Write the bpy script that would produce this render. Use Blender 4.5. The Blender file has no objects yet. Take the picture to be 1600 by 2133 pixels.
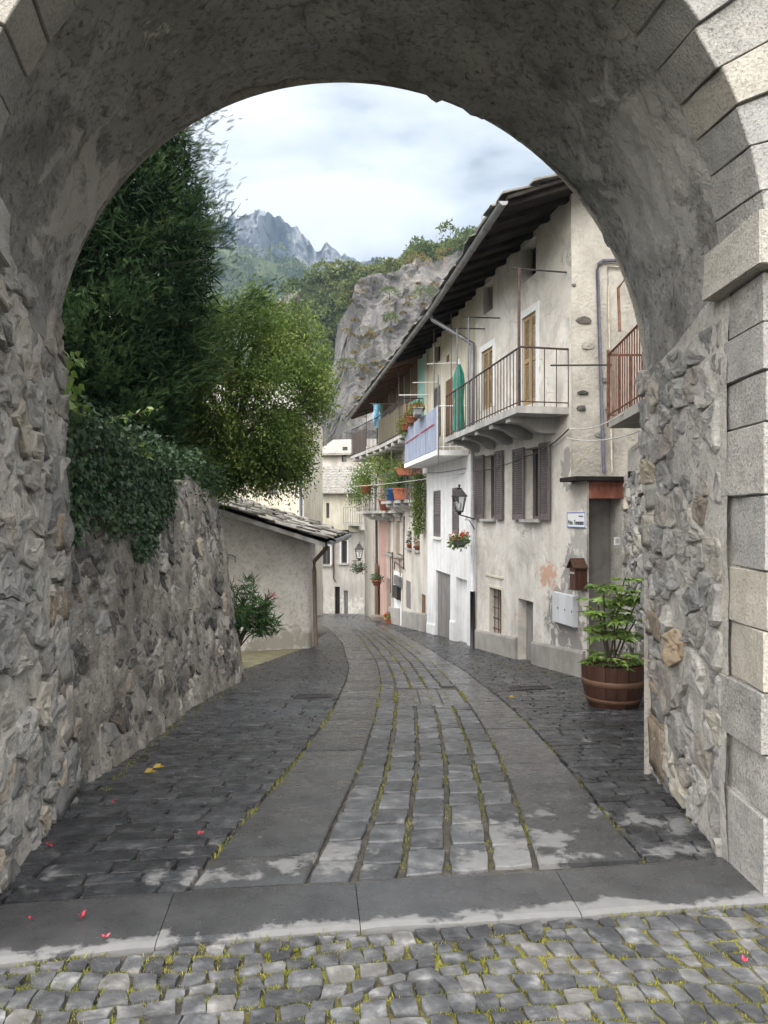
import bpy, math, random
import numpy as np
from mathutils import Vector, noise as mnoise

# ------------------------------------------------------------------ camera, sky, sun, exposure
SC = bpy.context.scene
COL = SC.collection
F_PX, CX, CY = 1550.0, 800.0, 1075.0           # lens and horizon of the 1600 x 2133 photograph
cam = bpy.data.cameras.new('camera')
cam.sensor_fit = 'HORIZONTAL'; cam.sensor_width = 36.0
cam.lens = 36.0 * F_PX / 1600.0
cam.shift_y = (CY - 1066.5) / 1600.0
cam.clip_start = 0.05; cam.clip_end = 6000
camo = bpy.data.objects.new('camera', cam); COL.objects.link(camo)
camo.location = (0, 0, 0); camo.rotation_euler = (math.pi/2, 0, 0)
SC.camera = camo
SUN_TO = Vector((-0.22, -0.55, 0.80)).normalized()      # direction towards the veiled sun
SUN_EL = math.asin(SUN_TO.z); SUN_AZ = math.atan2(SUN_TO.x, SUN_TO.y)

W = bpy.data.worlds.new('World'); SC.world = W; W.use_nodes = True
nt = W.node_tree; nt.nodes.clear()
def wn(t, **k):
    n = nt.nodes.new(t)
    for a, b in k.items(): setattr(n, a, b)
    return n
out = wn('ShaderNodeOutputWorld'); bg = wn('ShaderNodeBackground')
sky = wn('ShaderNodeTexSky', sky_type='NISHITA', sun_disc=False)
sky.sun_elevation = SUN_EL; sky.sun_rotation = SUN_AZ; sky.air_density = 1.2; sky.dust_density = 2.0
tc = wn('ShaderNodeTexCoord')
sep = wn('ShaderNodeSeparateXYZ'); nt.links.new(tc.outputs['Generated'], sep.inputs[0])
# cloud sheet: project the view direction on a flat layer
zc = wn('ShaderNodeMath', operation='MAXIMUM'); nt.links.new(sep.outputs[2], zc.inputs[0]); zc.inputs[1].default_value = 0.0
za = wn('ShaderNodeMath', operation='ADD'); nt.links.new(zc.outputs[0], za.inputs[0]); za.inputs[1].default_value = 0.22
dx = wn('ShaderNodeMath', operation='DIVIDE'); nt.links.new(sep.outputs[0], dx.inputs[0]); nt.links.new(za.outputs[0], dx.inputs[1])
dy = wn('ShaderNodeMath', operation='DIVIDE'); nt.links.new(sep.outputs[1], dy.inputs[0]); nt.links.new(za.outputs[0], dy.inputs[1])
cmb = wn('ShaderNodeCombineXYZ'); nt.links.new(dx.outputs[0], cmb.inputs[0]); nt.links.new(dy.outputs[0], cmb.inputs[1]); cmb.inputs[2].default_value = 3.1
n1 = wn('ShaderNodeTexNoise'); n1.inputs['Scale'].default_value = 2.1; n1.inputs['Detail'].default_value = 7.0; n1.inputs['Roughness'].default_value = 0.52; n1.inputs['Distortion'].default_value = 0.35
nt.links.new(cmb.outputs[0], n1.inputs['Vector'])
cr = wn('ShaderNodeValToRGB')
e = cr.color_ramp.elements
e[0].position = 0.40; e[0].color = (1.50, 1.62, 1.77, 1)
e[1].position = 0.59; e[1].color = (3.85, 3.9, 3.95, 1)
m_ = cr.color_ramp.elements.new(0.47); m_.color = (2.65, 2.77, 2.9, 1)
nt.links.new(n1.outputs['Fac'], cr.inputs[0])
mx = wn('ShaderNodeMix', data_type='RGBA'); mx.inputs[0].default_value = 0.95
nt.links.new(sky.outputs[0], mx.inputs[6]); nt.links.new(cr.outputs[0], mx.inputs[7])
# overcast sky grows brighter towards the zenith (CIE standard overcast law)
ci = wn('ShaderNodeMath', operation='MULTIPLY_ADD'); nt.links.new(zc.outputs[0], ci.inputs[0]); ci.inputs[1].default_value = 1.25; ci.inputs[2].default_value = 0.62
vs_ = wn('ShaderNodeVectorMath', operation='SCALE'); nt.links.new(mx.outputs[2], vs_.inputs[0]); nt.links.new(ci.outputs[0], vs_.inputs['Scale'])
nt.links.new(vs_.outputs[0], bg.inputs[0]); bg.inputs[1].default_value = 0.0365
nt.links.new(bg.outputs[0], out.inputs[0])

sl = bpy.data.lights.new('sun', 'SUN'); sl.energy = 1.5; sl.angle = math.radians(105); sl.color = (1.0, 0.955, 0.89)
slo = bpy.data.objects.new('sun', sl); COL.objects.link(slo)
slo.rotation_euler = (-SUN_TO).to_track_quat('-Z', 'Y').to_euler(); slo.location = (-20, -30, 40)

SC.view_settings.view_transform = 'Standard'; SC.view_settings.look = 'None'
SC.view_settings.gamma = 1.0; SC.view_settings.use_curve_mapping = False
SC.view_settings.exposure = 2.85
SC.render.engine = 'CYCLES'
SC.cycles.use_denoising = True
SC.cycles.use_adaptive_sampling = True; SC.cycles.adaptive_threshold = 0.018
SC.cycles.max_bounces = 7; SC.cycles.diffuse_bounces = 4; SC.cycles.glossy_bounces = 3
SC.cycles.transparent_max_bounces = 8; SC.cycles.volume_bounces = 0
SC.cycles.caustics_reflective = False; SC.cycles.caustics_refractive = False
SC.cycles.sample_clamp_indirect = 6

# ------------------------------------------------------------------ coordinates
RNG = np.random.default_rng(11)
def rnd(a=0.0, b=1.0): return float(RNG.uniform(a, b))
_ky = np.array([-400, -40, 0, 5, 11.5, 16, 21.5, 25, 31, 36, 44, 52, 70, 3000.])
_kz = np.array([-1.6, -1.6, -1.6, -1.85, -2.5, -2.86, -3.37, -3.71, -4.3, -4.83, -5.76, -6.5, -7.2, -7.2])
_dy = np.arange(-3, 75, 0.05); _dz = np.interp(_dy, _ky, _kz)
_w = np.ones(41)/41.0
_ds = np.convolve(np.pad(_dz, 20, mode='edge'), _w, 'valid')
def zg(Y):                                     # height of the street at distance Y
    return np.where(np.asarray(Y) < -2.5, -1.6, np.interp(Y, _dy, _ds))
def P(px, py, Y): return np.array([(px-CX)/F_PX*Y, Y, (CY-py)/F_PX*Y])
def G(px, py):                                  # a photo point on the ground -> place
    k = (py-CY)/F_PX
    lo, hi = 0.3, 75.0
    for _ in range(60):
        m = 0.5*(lo+hi)
        if -float(zg(m))/m > k: lo = m
        else: hi = m
    Y = 0.5*(lo+hi)
    return np.array([(px-CX)/F_PX*Y, Y, float(zg(Y))])

# ------------------------------------------------------------------ object helpers
class MB:
    """collects shapes; build() links them as one mesh object"""
    def __init__(s): s.v = []; s.f = []; s.n = 0; s.m = []
    def add(s, v, f, mi=0):
        v = np.asarray(v, float).reshape(-1, 3); s.v.append(v)
        for q in f: s.f.append([i+s.n for i in q]); s.m.append(mi)
        s.n += len(v); return s
    def hexa(s, p, mi=0):                       # 8 points: bottom ring 0-3, top ring 4-7
        return s.add(p, [(3,2,1,0),(4,5,6,7),(0,1,5,4),(1,2,6,5),(2,3,7,6),(3,0,4,7)], mi)
    def box(s, c, h, rz=0.0, mi=0):
        c = np.asarray(c, float); h = np.asarray(h, float)
        k = np.array([(-1,-1,-1),(1,-1,-1),(1,1,-1),(-1,1,-1),(-1,-1,1),(1,-1,1),(1,1,1),(-1,1,1)], float)*h
        ca, sa = math.cos(rz), math.sin(rz)
        R = np.array([[ca,-sa,0],[sa,ca,0],[0,0,1]])
        return s.hexa(k@R.T+c, mi)
    def tube(s, pts, r, n=8, cap=True, mi=0):
        pts = [np.asarray(p, float) for p in pts]
        rs = r if hasattr(r, '__len__') else [r]*len(pts)
        V = []; F = []
        for i, p in enumerate(pts):
            a = pts[max(i-1,0)]; b = pts[min(i+1,len(pts)-1)]
            t = b-a; t = t/(np.linalg.norm(t)+1e-9)
            u = np.cross(t, (0,0,1.0) if abs(t[2]) < .95 else (1.0,0,0)); u /= np.linalg.norm(u)
            w = np.cross(t, u)
            for k in range(n):
                q = 2*math.pi*k/n
                V.append(p+rs[i]*(math.cos(q)*u+math.sin(q)*w))
        for i in range(len(pts)-1):
            for k in range(n):
                F.append((i*n+k, i*n+(k+1)%n, (i+1)*n+(k+1)%n, (i+1)*n+k))
        if cap:
            F.append(tuple(range(n))); F.append(tuple((len(pts)-1)*n+k for k in range(n-1,-1,-1)))
        return s.add(V, F, mi)
    def lathe(s, prof, c, n=20, mi=0):
        V = []; F = []
        for r, z in prof:
            for k in range(n):
                q = 2*math.pi*k/n; V.append((c[0]+r*math.cos(q), c[1]+r*math.sin(q), c[2]+z))
        for i in range(len(prof)-1):
            for k in range(n):
                F.append((i*n+k, i*n+(k+1)%n, (i+1)*n+(k+1)%n, (i+1)*n+k))
        return s.add(V, F, mi)
    def grid(s, A, mi=0, flip=False):           # A: (n, m, 3)
        n, m = A.shape[:2]; F = []
        for i in range(n-1):
            for j in range(m-1):
                q = (i*m+j, (i+1)*m+j, (i+1)*m+j+1, i*m+j+1)
                F.append(q[::-1] if flip else q)
        return s.add(A.reshape(-1,3), F, mi)
    def build(s, name, mats, parent=None, smooth=False, kind=None, label=None, cat=None, group=None):
        me = bpy.data.meshes.new(name)
        v = np.concatenate(s.v) if s.v else np.zeros((0,3))
        me.from_pydata(v.tolist(), [], s.f)
        for m in (mats if isinstance(mats, (list,tuple)) else [mats]): me.materials.append(m)
        if any(s.m): me.polygons.foreach_set('material_index', s.m)
        if smooth: me.polygons.foreach_set('use_smooth', [True]*len(me.polygons))
        me.update()
        o = bpy.data.objects.new(name, me); COL.objects.link(o)
        if parent is not None: o.parent = parent; o.matrix_parent_inverse = parent.matrix_world.inverted() if False else o.matrix_parent_inverse
        return tag(o, label, cat, group, kind)
def tag(o, label=None, cat=None, group=None, kind=None):
    if label: o['label'] = label
    if cat: o['category'] = cat
    if group: o['group'] = group
    if kind: o['kind'] = kind
    return o
def fast_mesh(name, V, Q, mat, parent=None, smooth=False, **k):
    """large meshes from arrays; Q is (n, 3 or 4) indices"""
    me = bpy.data.meshes.new(name); V = np.asarray(V, np.float32); Q = np.asarray(Q, np.int32)
    me.vertices.add(len(V)); me.vertices.foreach_set('co', V.ravel())
    c = Q.shape[1]
    me.loops.add(Q.size); me.loops.foreach_set('vertex_index', Q.ravel())
    me.polygons.add(len(Q)); me.polygons.foreach_set('loop_start', np.arange(0, Q.size, c, dtype=np.int32))
    me.polygons.foreach_set('loop_total', np.full(len(Q), c, np.int32))
    if smooth: me.polygons.foreach_set('use_smooth', np.ones(len(Q), bool))
    me.update(calc_edges=True); me.validate()
    me.materials.append(mat)
    o = bpy.data.objects.new(name, me); COL.objects.link(o)
    if parent is not None: o.parent = parent
    return tag(o, **k)
def thing(name, label, cat, group=None, kind=None):
    o = bpy.data.objects.new(name, None); COL.objects.link(o); o.empty_display_size = .1
    return tag(o, label, cat, group, kind)
def seat(root, loc):
    """put the Empty at the thing's base: children keep their places"""
    root.location = Vector([float(a) for a in loc])
    for ch in root.children: ch.location = ch.location - root.location

# noise in numpy (value noise, 3 octaves)
_perm = np.random.default_rng(5).random((64,64,64)).astype(np.float32)
def vnoise(p, sc=1.0):
    p = np.asarray(p, float)*sc; i = np.floor(p).astype(int); f = p-i; f = f*f*(3-2*f); r = 0
    for a in (0,1):
        for b in (0,1):
            for c in (0,1):
                w = (f[...,0] if a else 1-f[...,0])*(f[...,1] if b else 1-f[...,1])*(f[...,2] if c else 1-f[...,2])
                r = r+w*_perm[(i[...,0]+a)%64, (i[...,1]+b)%64, (i[...,2]+c)%64]
    return r*2-1
def fbm(p, sc=1.0, oct=4, g=.5):
    r = 0; a = 1.0
    for k in range(oct): r = r+a*vnoise(np.asarray(p)+17.3*k, sc*2**k); a *= g
    return r
def unit(v): v = np.asarray(v, float); return v/np.linalg.norm(v)

# ------------------------------------------------------------------ procedural materials
MT = {}
def mat(name, stops, scale=3.0, rough=(.8,.95), bump=.3, bscale=30.0, rand=0.0, randhue=None, speck=None,
        streak=0.0, spec=.3, coords='pos', detail=8.0, patches=None, metal=0.0, bdist=.01, crack=None, wet=None, trans=0.0, dist=0.0, stretch=None, vor=None):
    """stops: [(pos, rgb)] over noise; speck: (scale, rgb, amount); patches: [(centre, radius, rgb, softness)] stains at places"""
    m = bpy.data.materials.new(name); m.use_nodes = True; t = m.node_tree; N = t.nodes; L = t.links
    N.clear()
    o = N.new('ShaderNodeOutputMaterial'); b = N.new('ShaderNodeBsdfPrincipled'); L.new(b.outputs[0], o.inputs[0])
    if coords == 'pos': g = N.new('ShaderNodeNewGeometry'); vec = g.outputs['Position']
    else: g = N.new('ShaderNodeTexCoord'); vec = g.outputs['Object']
    if coords == 'obj+':                         # shifts the pattern for every object
        oi = N.new('ShaderNodeObjectInfo'); sh = N.new('ShaderNodeVectorMath'); sh.operation = 'MULTIPLY_ADD'
        L.new(oi.outputs['Random'], sh.inputs[0]); sh.inputs[1].default_value = (37, 53, 71)
        L.new(vec, sh.inputs[2]); vec = sh.outputs[0]
    base = vec
    if stretch:
        mp = N.new('ShaderNodeMapping'); mp.inputs['Scale'].default_value = stretch; L.new(vec, mp.inputs[0]); vec = mp.outputs[0]
    def noise(s, d=detail, v=None, r=.55, di=dist):
        n = N.new('ShaderNodeTexNoise'); n.inputs['Scale'].default_value = s; n.inputs['Detail'].default_value = d
        n.inputs['Roughness'].default_value = r; n.inputs['Distortion'].default_value = di
        L.new(v or vec, n.inputs['Vector']); return n.outputs['Fac']
    def ramp(f, st):
        r = N.new('ShaderNodeValToRGB'); E = r.color_ramp.elements
        while len(E) < len(st): E.new(.5)
        for q, (p, c) in zip(E, st): q.position = p; q.color = (*c, 1) if hasattr(c, '__len__') else (c, c, c, 1)
        L.new(f, r.inputs[0]); return r.outputs[0]
    def mix(f, a, c, bt='MIX'):
        x = N.new('ShaderNodeMix'); x.data_type = 'RGBA'; x.blend_type = bt
        for s, v in ((0, f), (6, a), (7, c)):
            if hasattr(v, 'is_linked') or hasattr(v, 'links'): L.new(v, x.inputs[s])
            elif s == 0: x.inputs[0].default_value = v
            else: x.inputs[s].default_value = (*v, 1)
        return x.outputs[2]
    f0 = noise(scale)
    col = ramp(f0, stops)
    if speck:
        for (ss, sc_, am) in (speck if isinstance(speck, list) else [speck]):
            fs = noise(ss, 3.0, r=.7)
            col = mix(ramp(fs, [(.5-.0, 0.0), (.72, am)]), col, sc_)
    if streak:
        mp2 = N.new('ShaderNodeMapping'); mp2.inputs['Scale'].default_value = (4.2, 4.2, .5); L.new(base, mp2.inputs[0])
        fs = noise(1.0, 6.0, mp2.outputs[0], .6)
        col = mix(ramp(fs, [(.42, 0.0), (.7, streak)]), col, (.16,.145,.125))
    if patches:
        for (pc, pr, prgb, soft) in patches:
            d = N.new('ShaderNodeVectorMath'); d.operation = 'SUBTRACT'; L.new(base, d.inputs[0]); d.inputs[1].default_value = pc
            dv = N.new('ShaderNodeVectorMath'); dv.operation = 'DIVIDE'; L.new(d.outputs[0], dv.inputs[0])
            dv.inputs[1].default_value = pr if hasattr(pr, '__len__') else (pr, pr, pr)
            ln = N.new('ShaderNodeVectorMath'); ln.operation = 'LENGTH'; L.new(dv.outputs[0], ln.inputs[0])
            nf = noise(4.5, 9.0, base, .68)
            ad = N.new('ShaderNodeMath'); ad.operation = 'MULTIPLY_ADD'; L.new(nf, ad.inputs[0]); ad.inputs[1].default_value = 4.0; L.new(ln.outputs['Value'], ad.inputs[2])
            sb = N.new('ShaderNodeMath'); sb.operation = 'SUBTRACT'; L.new(ad.outputs[0], sb.inputs[0]); sb.inputs[1].default_value = 2.0
            col = mix(ramp(sb.outputs[0], [(max(.0, 1-soft), 1.0), (1.0, 0.0)]), col, prgb)
    if crack:
        nz_ = N.new('ShaderNodeTexNoise'); nz_.inputs['Scale'].default_value = crack[0]*2.2; nz_.inputs['Detail'].default_value = 6; L.new(base, nz_.inputs['Vector'])
        mv = N.new('ShaderNodeVectorMath'); mv.operation = 'MULTIPLY_ADD'; L.new(nz_.outputs['Color'], mv.inputs[0]); mv.inputs[1].default_value = (.55/crack[0],)*3; L.new(base, mv.inputs[2])
        vo_ = N.new('ShaderNodeTexVoronoi'); vo_.feature = 'DISTANCE_TO_EDGE'; vo_.inputs['Scale'].default_value = crack[0]; L.new(mv.outputs[0], vo_.inputs['Vector'])
        gate_ = ramp(noise(crack[0]*1.3, 3.0, base), [(.48, 0.0), (.6, crack[3])])
        ml = N.new('ShaderNodeMath'); ml.operation = 'MULTIPLY'; L.new(ramp(vo_.outputs['Distance'], [(.0, 1.0), (crack[1], 0.0)]), ml.inputs[0]); L.new(gate_, ml.inputs[1])
        col = mix(ml.outputs[0], col, crack[2])
    if rand or randhue:
        oi2 = N.new('ShaderNodeObjectInfo')
        if randhue:
            wn_ = N.new('ShaderNodeTexWhiteNoise'); wn_.noise_dimensions = '1D'; L.new(oi2.outputs['Random'], wn_.inputs['W'])
            col = mix(ramp(wn_.outputs['Value'], [(.0, 0.0), (1.0, randhue[0])]), col, ramp(oi2.outputs['Random'], randhue[1]))
        if rand:
            mm = N.new('ShaderNodeMapRange'); L.new(oi2.outputs['Random'], mm.inputs[0]); mm.inputs[3].default_value = 1-rand; mm.inputs[4].default_value = 1+rand
            hs = N.new('ShaderNodeHueSaturation'); L.new(mm.outputs[0], hs.inputs['Value']); L.new(col, hs.inputs['Color']); col = hs.outputs[0]
    rg = ramp(noise(scale*1.7, 4.0), [(.3, rough[0]), (.7, rough[1])])
    if wet:                                      # (dry mask builder) -> dry stone is paler and rougher
        dry, dcol, drough = wet(N, L, base, noise, ramp)
        col = mix(dry, col, mix(.55, dcol, col, 'OVERLAY') if False else mix(noise(scale*3, 5), dcol, tuple(.62*c for c in dcol)))
        rg = mix(dry, rg, (drough,)*3)
    L.new(col, b.inputs['Base Color']); L.new(rg, b.inputs['Roughness'])
    b.inputs['Specular IOR Level'].default_value = spec; b.inputs['Metallic'].default_value = metal
    if bump:
        bp = N.new('ShaderNodeBump'); bp.inputs['Strength'].default_value = bump; bp.inputs['Distance'].default_value = bdist
        h = noise(bscale, 6.0, r=.65)
        if vor:
            vo = N.new('ShaderNodeTexVoronoi'); vo.inputs['Scale'].default_value = vor; L.new(vec, vo.inputs['Vector'])
            a_ = N.new('ShaderNodeMath'); a_.operation = 'ADD'; L.new(h, a_.inputs[0]); L.new(vo.outputs['Distance'], a_.inputs[1]); h = a_.outputs[0]
        L.new(h, bp.inputs['Height']); L.new(bp.outputs[0], b.inputs['Normal'])
    if trans:
        tr = N.new('ShaderNodeBsdfTranslucent'); L.new(col, tr.inputs[0]); ms = N.new('ShaderNodeMixShader'); ms.inputs[0].default_value = trans
        L.new(b.outputs[0], ms.inputs[1]); L.new(tr.outputs[0], ms.inputs[2]); L.new(ms.outputs[0], o.inputs[0])
    MT[name] = m
    return m
def flat(name, rgb, rough=.6, metal=0.0, spec=.3, var=.25, scale=12.0, bump=.1):
    lo = tuple(c*(1-var) for c in rgb); hi = tuple(min(1, c*(1+var)) for c in rgb)
    return mat(name, [(.3, lo), (.7, hi)], scale=scale, rough=(rough*.9, min(1, rough*1.1)), bump=bump, bscale=60, metal=metal, spec=spec, rand=.06)

def dry_mask(N, L, base, noise, ramp):
    """rain-wet paving dries first in the open near the gate's mouth"""
    s = N.new('ShaderNodeSeparateXYZ'); L.new(base, s.inputs[0])
    vv = N.new('ShaderNodeMath'); vv.operation = 'MULTIPLY_ADD'; L.new(s.outputs[0], vv.inputs[0]); vv.inputs[1].default_value = -.14; L.new(s.outputs[1], vv.inputs[2])
    mr = N.new('ShaderNodeMapRange'); L.new(vv.outputs[0], mr.inputs[0]); mr.inputs[1].default_value = 2.8; mr.inputs[2].default_value = 5.2
    rp = ramp(mr.outputs[0], [(.150,.66),(.205,.26),(.345,.22),(.385,.50),(.52,.44),(.66,.34),(.85,.12)])
    a = N.new('ShaderNodeMath'); a.operation = 'SUBTRACT'; L.new(rp, a.inputs[0]); a.inputs[1].default_value = .42
    q = N.new('ShaderNodeMapRange'); L.new(s.outputs[0], q.inputs[0]); q.inputs[1].default_value = -1.4; q.inputs[2].default_value = .2; q.inputs[3].default_value = -.17; q.inputs[4].default_value = .0
    n0 = noise(2.3, 8.0, base, .66); nm_ = N.new('ShaderNodeMath'); nm_.operation = 'MULTIPLY_ADD'; L.new(n0, nm_.inputs[0]); nm_.inputs[1].default_value = 1.9; nm_.inputs[2].default_value = -.45; n = nm_.outputs[0]
    n2 = noise(9.0, 4.0, base, .6)
    x = N.new('ShaderNodeMath'); x.operation = 'ADD'; L.new(a.outputs[0], x.inputs[0]); L.new(q.outputs[0], x.inputs[1])
    y = N.new('ShaderNodeMath'); y.operation = 'ADD'; L.new(x.outputs[0], y.inputs[0]); L.new(n, y.inputs[1])
    z = N.new('ShaderNodeMath'); z.operation = 'MULTIPLY_ADD'; L.new(n2, z.inputs[0]); z.inputs[1].default_value = .35; L.new(y.outputs[0], z.inputs[2])
    return ramp(z.outputs[0], [(.70, 0.0), (.80, 1.0)]), (.205,.205,.205), .75

mat('ashlar', [(.25,(.24,.235,.225)),(.5,(.38,.37,.35)),(.8,(.50,.48,.44))], scale=7, bump=1.0, bscale=70, rand=.14, speck=[(70,(.07,.07,.075),.95),(55,(.58,.555,.50),.7),(14,(.12,.115,.105),.55)], coords='obj+', bdist=.012,
    randhue=(.5, [(.0,(.38,.365,.335)),(.5,(.34,.345,.35)),(1.0,(.46,.41,.32))]))
mat('vault_plaster', [(.25,(.18,.177,.171)),(.5,(.31,.304,.293)),(.78,(.46,.45,.433))], scale=1.1, bump=1.0, bscale=20, speck=[(9,(.31,.29,.255),.6),(24,(.04,.038,.036),.85),(5,(.06,.056,.052),.6)], dist=.5, bdist=.02, crack=(1.1,.016,(.07,.068,.065),.55),
    streak=.25, patches=[((-1.28,4.15,2.75),(.15,.3,.16),(.50,.485,.455),.12), ((1.5,4.4,2.0),(.5,.7,.5),(.40,.39,.37),.3), ((-1.7,4.6,1.7),(.4,.6,.5),(.42,.40,.37),.3)], rough=(.85,1))
mat('mortar', [(.25,(.33,.315,.29)),(.5,(.50,.48,.44)),(.8,(.64,.615,.57))], scale=4.5, bump=1.0, bscale=40, speck=[(26,(.14,.13,.115),.7)], bdist=.02, rough=(.9,1))
mat('mortar_garden', [(.25,(.12,.113,.10)),(.5,(.27,.255,.225)),(.8,(.48,.455,.41))], scale=3.5, bump=1.0, bscale=34, speck=[(16,(.08,.078,.07),.85)], bdist=.025, rough=(.9,1))
HUES = [(.0,(.15,.158,.168)),(.2,(.34,.335,.32)),(.4,(.21,.17,.13)),(.55,(.085,.09,.10)),(.7,(.42,.385,.32)),(.85,(.26,.265,.24)),(1.0,(.33,.23,.13))]
mat('rubble', [(.25,(.20,.20,.20)),(.55,(.33,.325,.31)),(.85,(.46,.445,.415))], scale=6, bump=.9, bscale=28, rand=.18, randhue=(.85, HUES), speck=[(34,(.45,.43,.39),.65),(50,(.05,.05,.05),.6),(7,(.10,.095,.085),.5)], coords='obj+', bdist=.015, rough=(.7,.95))
HUED = [(.0,(.04,.042,.048)),(.25,(.085,.082,.078)),(.45,(.055,.06,.065)),(.6,(.12,.095,.075)),(.8,(.065,.066,.067)),(1.0,(.14,.135,.12))]
mat('rubble_brown', [(.25,(.13,.10,.07)),(.55,(.25,.20,.15)),(.85,(.38,.33,.27))], scale=5, bump=1.0, bscale=24, rand=.2, speck=[(30,(.42,.39,.34),.6),(45,(.05,.045,.04),.7)], coords='obj+', bdist=.02)
mat('rubble_dark', [(.25,(.06,.06,.062)),(.55,(.11,.11,.108)),(.85,(.20,.195,.18))], scale=6, bump=.8, bscale=30, rand=.2, randhue=(.8, HUED), speck=[(24,(.36,.345,.31),.7),(45,(.03,.03,.03),.6)], coords='obj+', bdist=.015, rough=(.55,.9))
mat('slab_wet', [(.3,(.034,.035,.038)),(.7,(.062,.063,.066))], scale=5, rough=(.20,.36), bump=.28, bscale=130, rand=.12, wet=dry_mask, spec=.5, speck=[(200,(.13,.13,.13),.5)], bdist=.004)
mat('sett_wet', [(.3,(.020,.021,.024)),(.55,(.046,.048,.053)),(.8,(.11,.111,.115))], scale=9, rough=(.2,.42), bump=.5, bscale=70, rand=.36, wet=dry_mask, spec=.45, bdist=.008)
mat('sett_mid', [(.3,(.040,.042,.046)),(.55,(.080,.083,.089)),(.8,(.17,.172,.178))], scale=9, rough=(.24,.46), bump=.5, bscale=70, rand=.34, wet=dry_mask, spec=.45, bdist=.008)
mat('sett_fore', [(.3,(.034,.036,.040)),(.48,(.066,.068,.073)),(.60,(.12,.123,.128)),(.75,(.25,.25,.248))], scale=11, rough=(.6,.9), bump=.6, bscale=60, rand=.36, spec=.3, bdist=.008, randhue=(.35,[(.0,(.05,.053,.058)),(.6,(.10,.10,.105)),(1,(.17,.155,.125))]))
mat('joint', [(.3,(.045,.042,.036)),(.6,(.085,.078,.065)),(.8,(.14,.125,.10))], scale=12, rough=(.8,1), bump=.8, bscale=60)
mat('earth', [(.3,(.05,.055,.03)),(.7,(.11,.105,.06))], scale=.8, rough=(.9,1), bump=.5)
# ------------------------------------------------------------------ stones
def poly_area(p): x, y = p[:,0], p[:,1]; return .5*np.sum(x*np.roll(y,-1)-y*np.roll(x,-1))
def chaikin(p, q=.15):
    a = p*(1-q)+np.roll(p,-1,0)*q; b = p*q+np.roll(p,-1,0)*(1-q)
    return np.stack([a,b],1).reshape(-1,2)
def clip_half(p, n, c):                         # keep n.x <= c
    d = p@n-c; outp = []
    for i in range(len(p)):
        j = (i+1)%len(p)
        if d[i] <= 0: outp.append(p[i])
        if d[i]*d[j] < 0: outp.append(p[i]+(p[j]-p[i])*d[i]/(d[i]-d[j]))
    return np.array(outp)
def voronoi(pts, box):
    x0, x1, y0, y1 = box; res = []
    for i, p in enumerate(pts):
        poly = np.array([(x0,y0),(x1,y0),(x1,y1),(x0,y1)], float)
        o = np.argsort(((pts-p)**2).sum(1))[1:22]
        for j in o:
            q = pts[j]; n = q-p; poly = clip_half(poly, n, n@((p+q)/2))
            if len(poly) < 3: break
        res.append(poly)
    return res
def scatter(box, r, n=4000):
    x0, x1, y0, y1 = box; got = []
    for _ in range(n):
        p = np.array([rnd(x0,x1), rnd(y0,y1)])
        if all(((p-g)**2).sum() > r*r*rq for g, rq in got): got.append((p, rnd(.5,1.6)**2.2))
    return np.array([g for g, _ in got])
def stone(poly, surf, h, round_=2, inset=.0, dome=.25, amp=.012, root=.05):
    """a stone with the outline poly standing h proud of surf(s, t, d)"""
    p = poly.copy()
    if poly_area(p) < 0: p = p[::-1]
    c = p.mean(0)
    if inset:
        d = p-c; l = np.linalg.norm(d,axis=1)[:,None]; p = c+d*np.maximum(l-inset,.3*l)/l
    for i_ in range(round_):
        if i_ == 0: p = chaikin(p)
        else:
            md = (p+np.roll(p,-1,0))/2; ln = np.linalg.norm(np.roll(p,-1,0)-p,axis=1)[:,None]
            p = np.stack([p, md+RNG.normal(0,.07,md.shape)*ln],1).reshape(-1,2)
    k = len(p); s0 = rnd(0,50)
    rings = [(1.0,-root),(1.0,h*.5),(.965,h*.88),(.85,h),(.62,h*(1+dome*.5)),(.36,h*(1+dome*.8)),(.15,h*(1+dome))]
    V = []; F = []
    tilt = np.array([rnd(-.4,.4), rnd(-.4,.4)])*h
    ext = np.abs(p-c).max()
    for sc, d in rings:
        q = c+(p-c)*sc
        nz = fbm(np.c_[q*13, np.full(k, s0)], 1.0, 4)*amp
        dd = d+(nz*1.4 if d > 0 else 0)+(((q-c)/ext)@tilt if d > h*.6 else 0)
        V.append(surf(q[:,0]+nz*.8, q[:,1], dd))
    V.append(surf(c[:1], c[1:], np.array([h*(1+dome)+rnd(-1,1)*amp])))
    for i in range(len(rings)-1):
        for a in range(k):
            b = (a+1)%k; F.append((i*k+a, i*k+b, (i+1)*k+b, (i+1)*k+a))
    l = (len(rings)-1)*k
    for a in range(k): F.append((l+a, l+(a+1)%k, len(rings)*k))
    return np.concatenate(V), F
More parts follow.
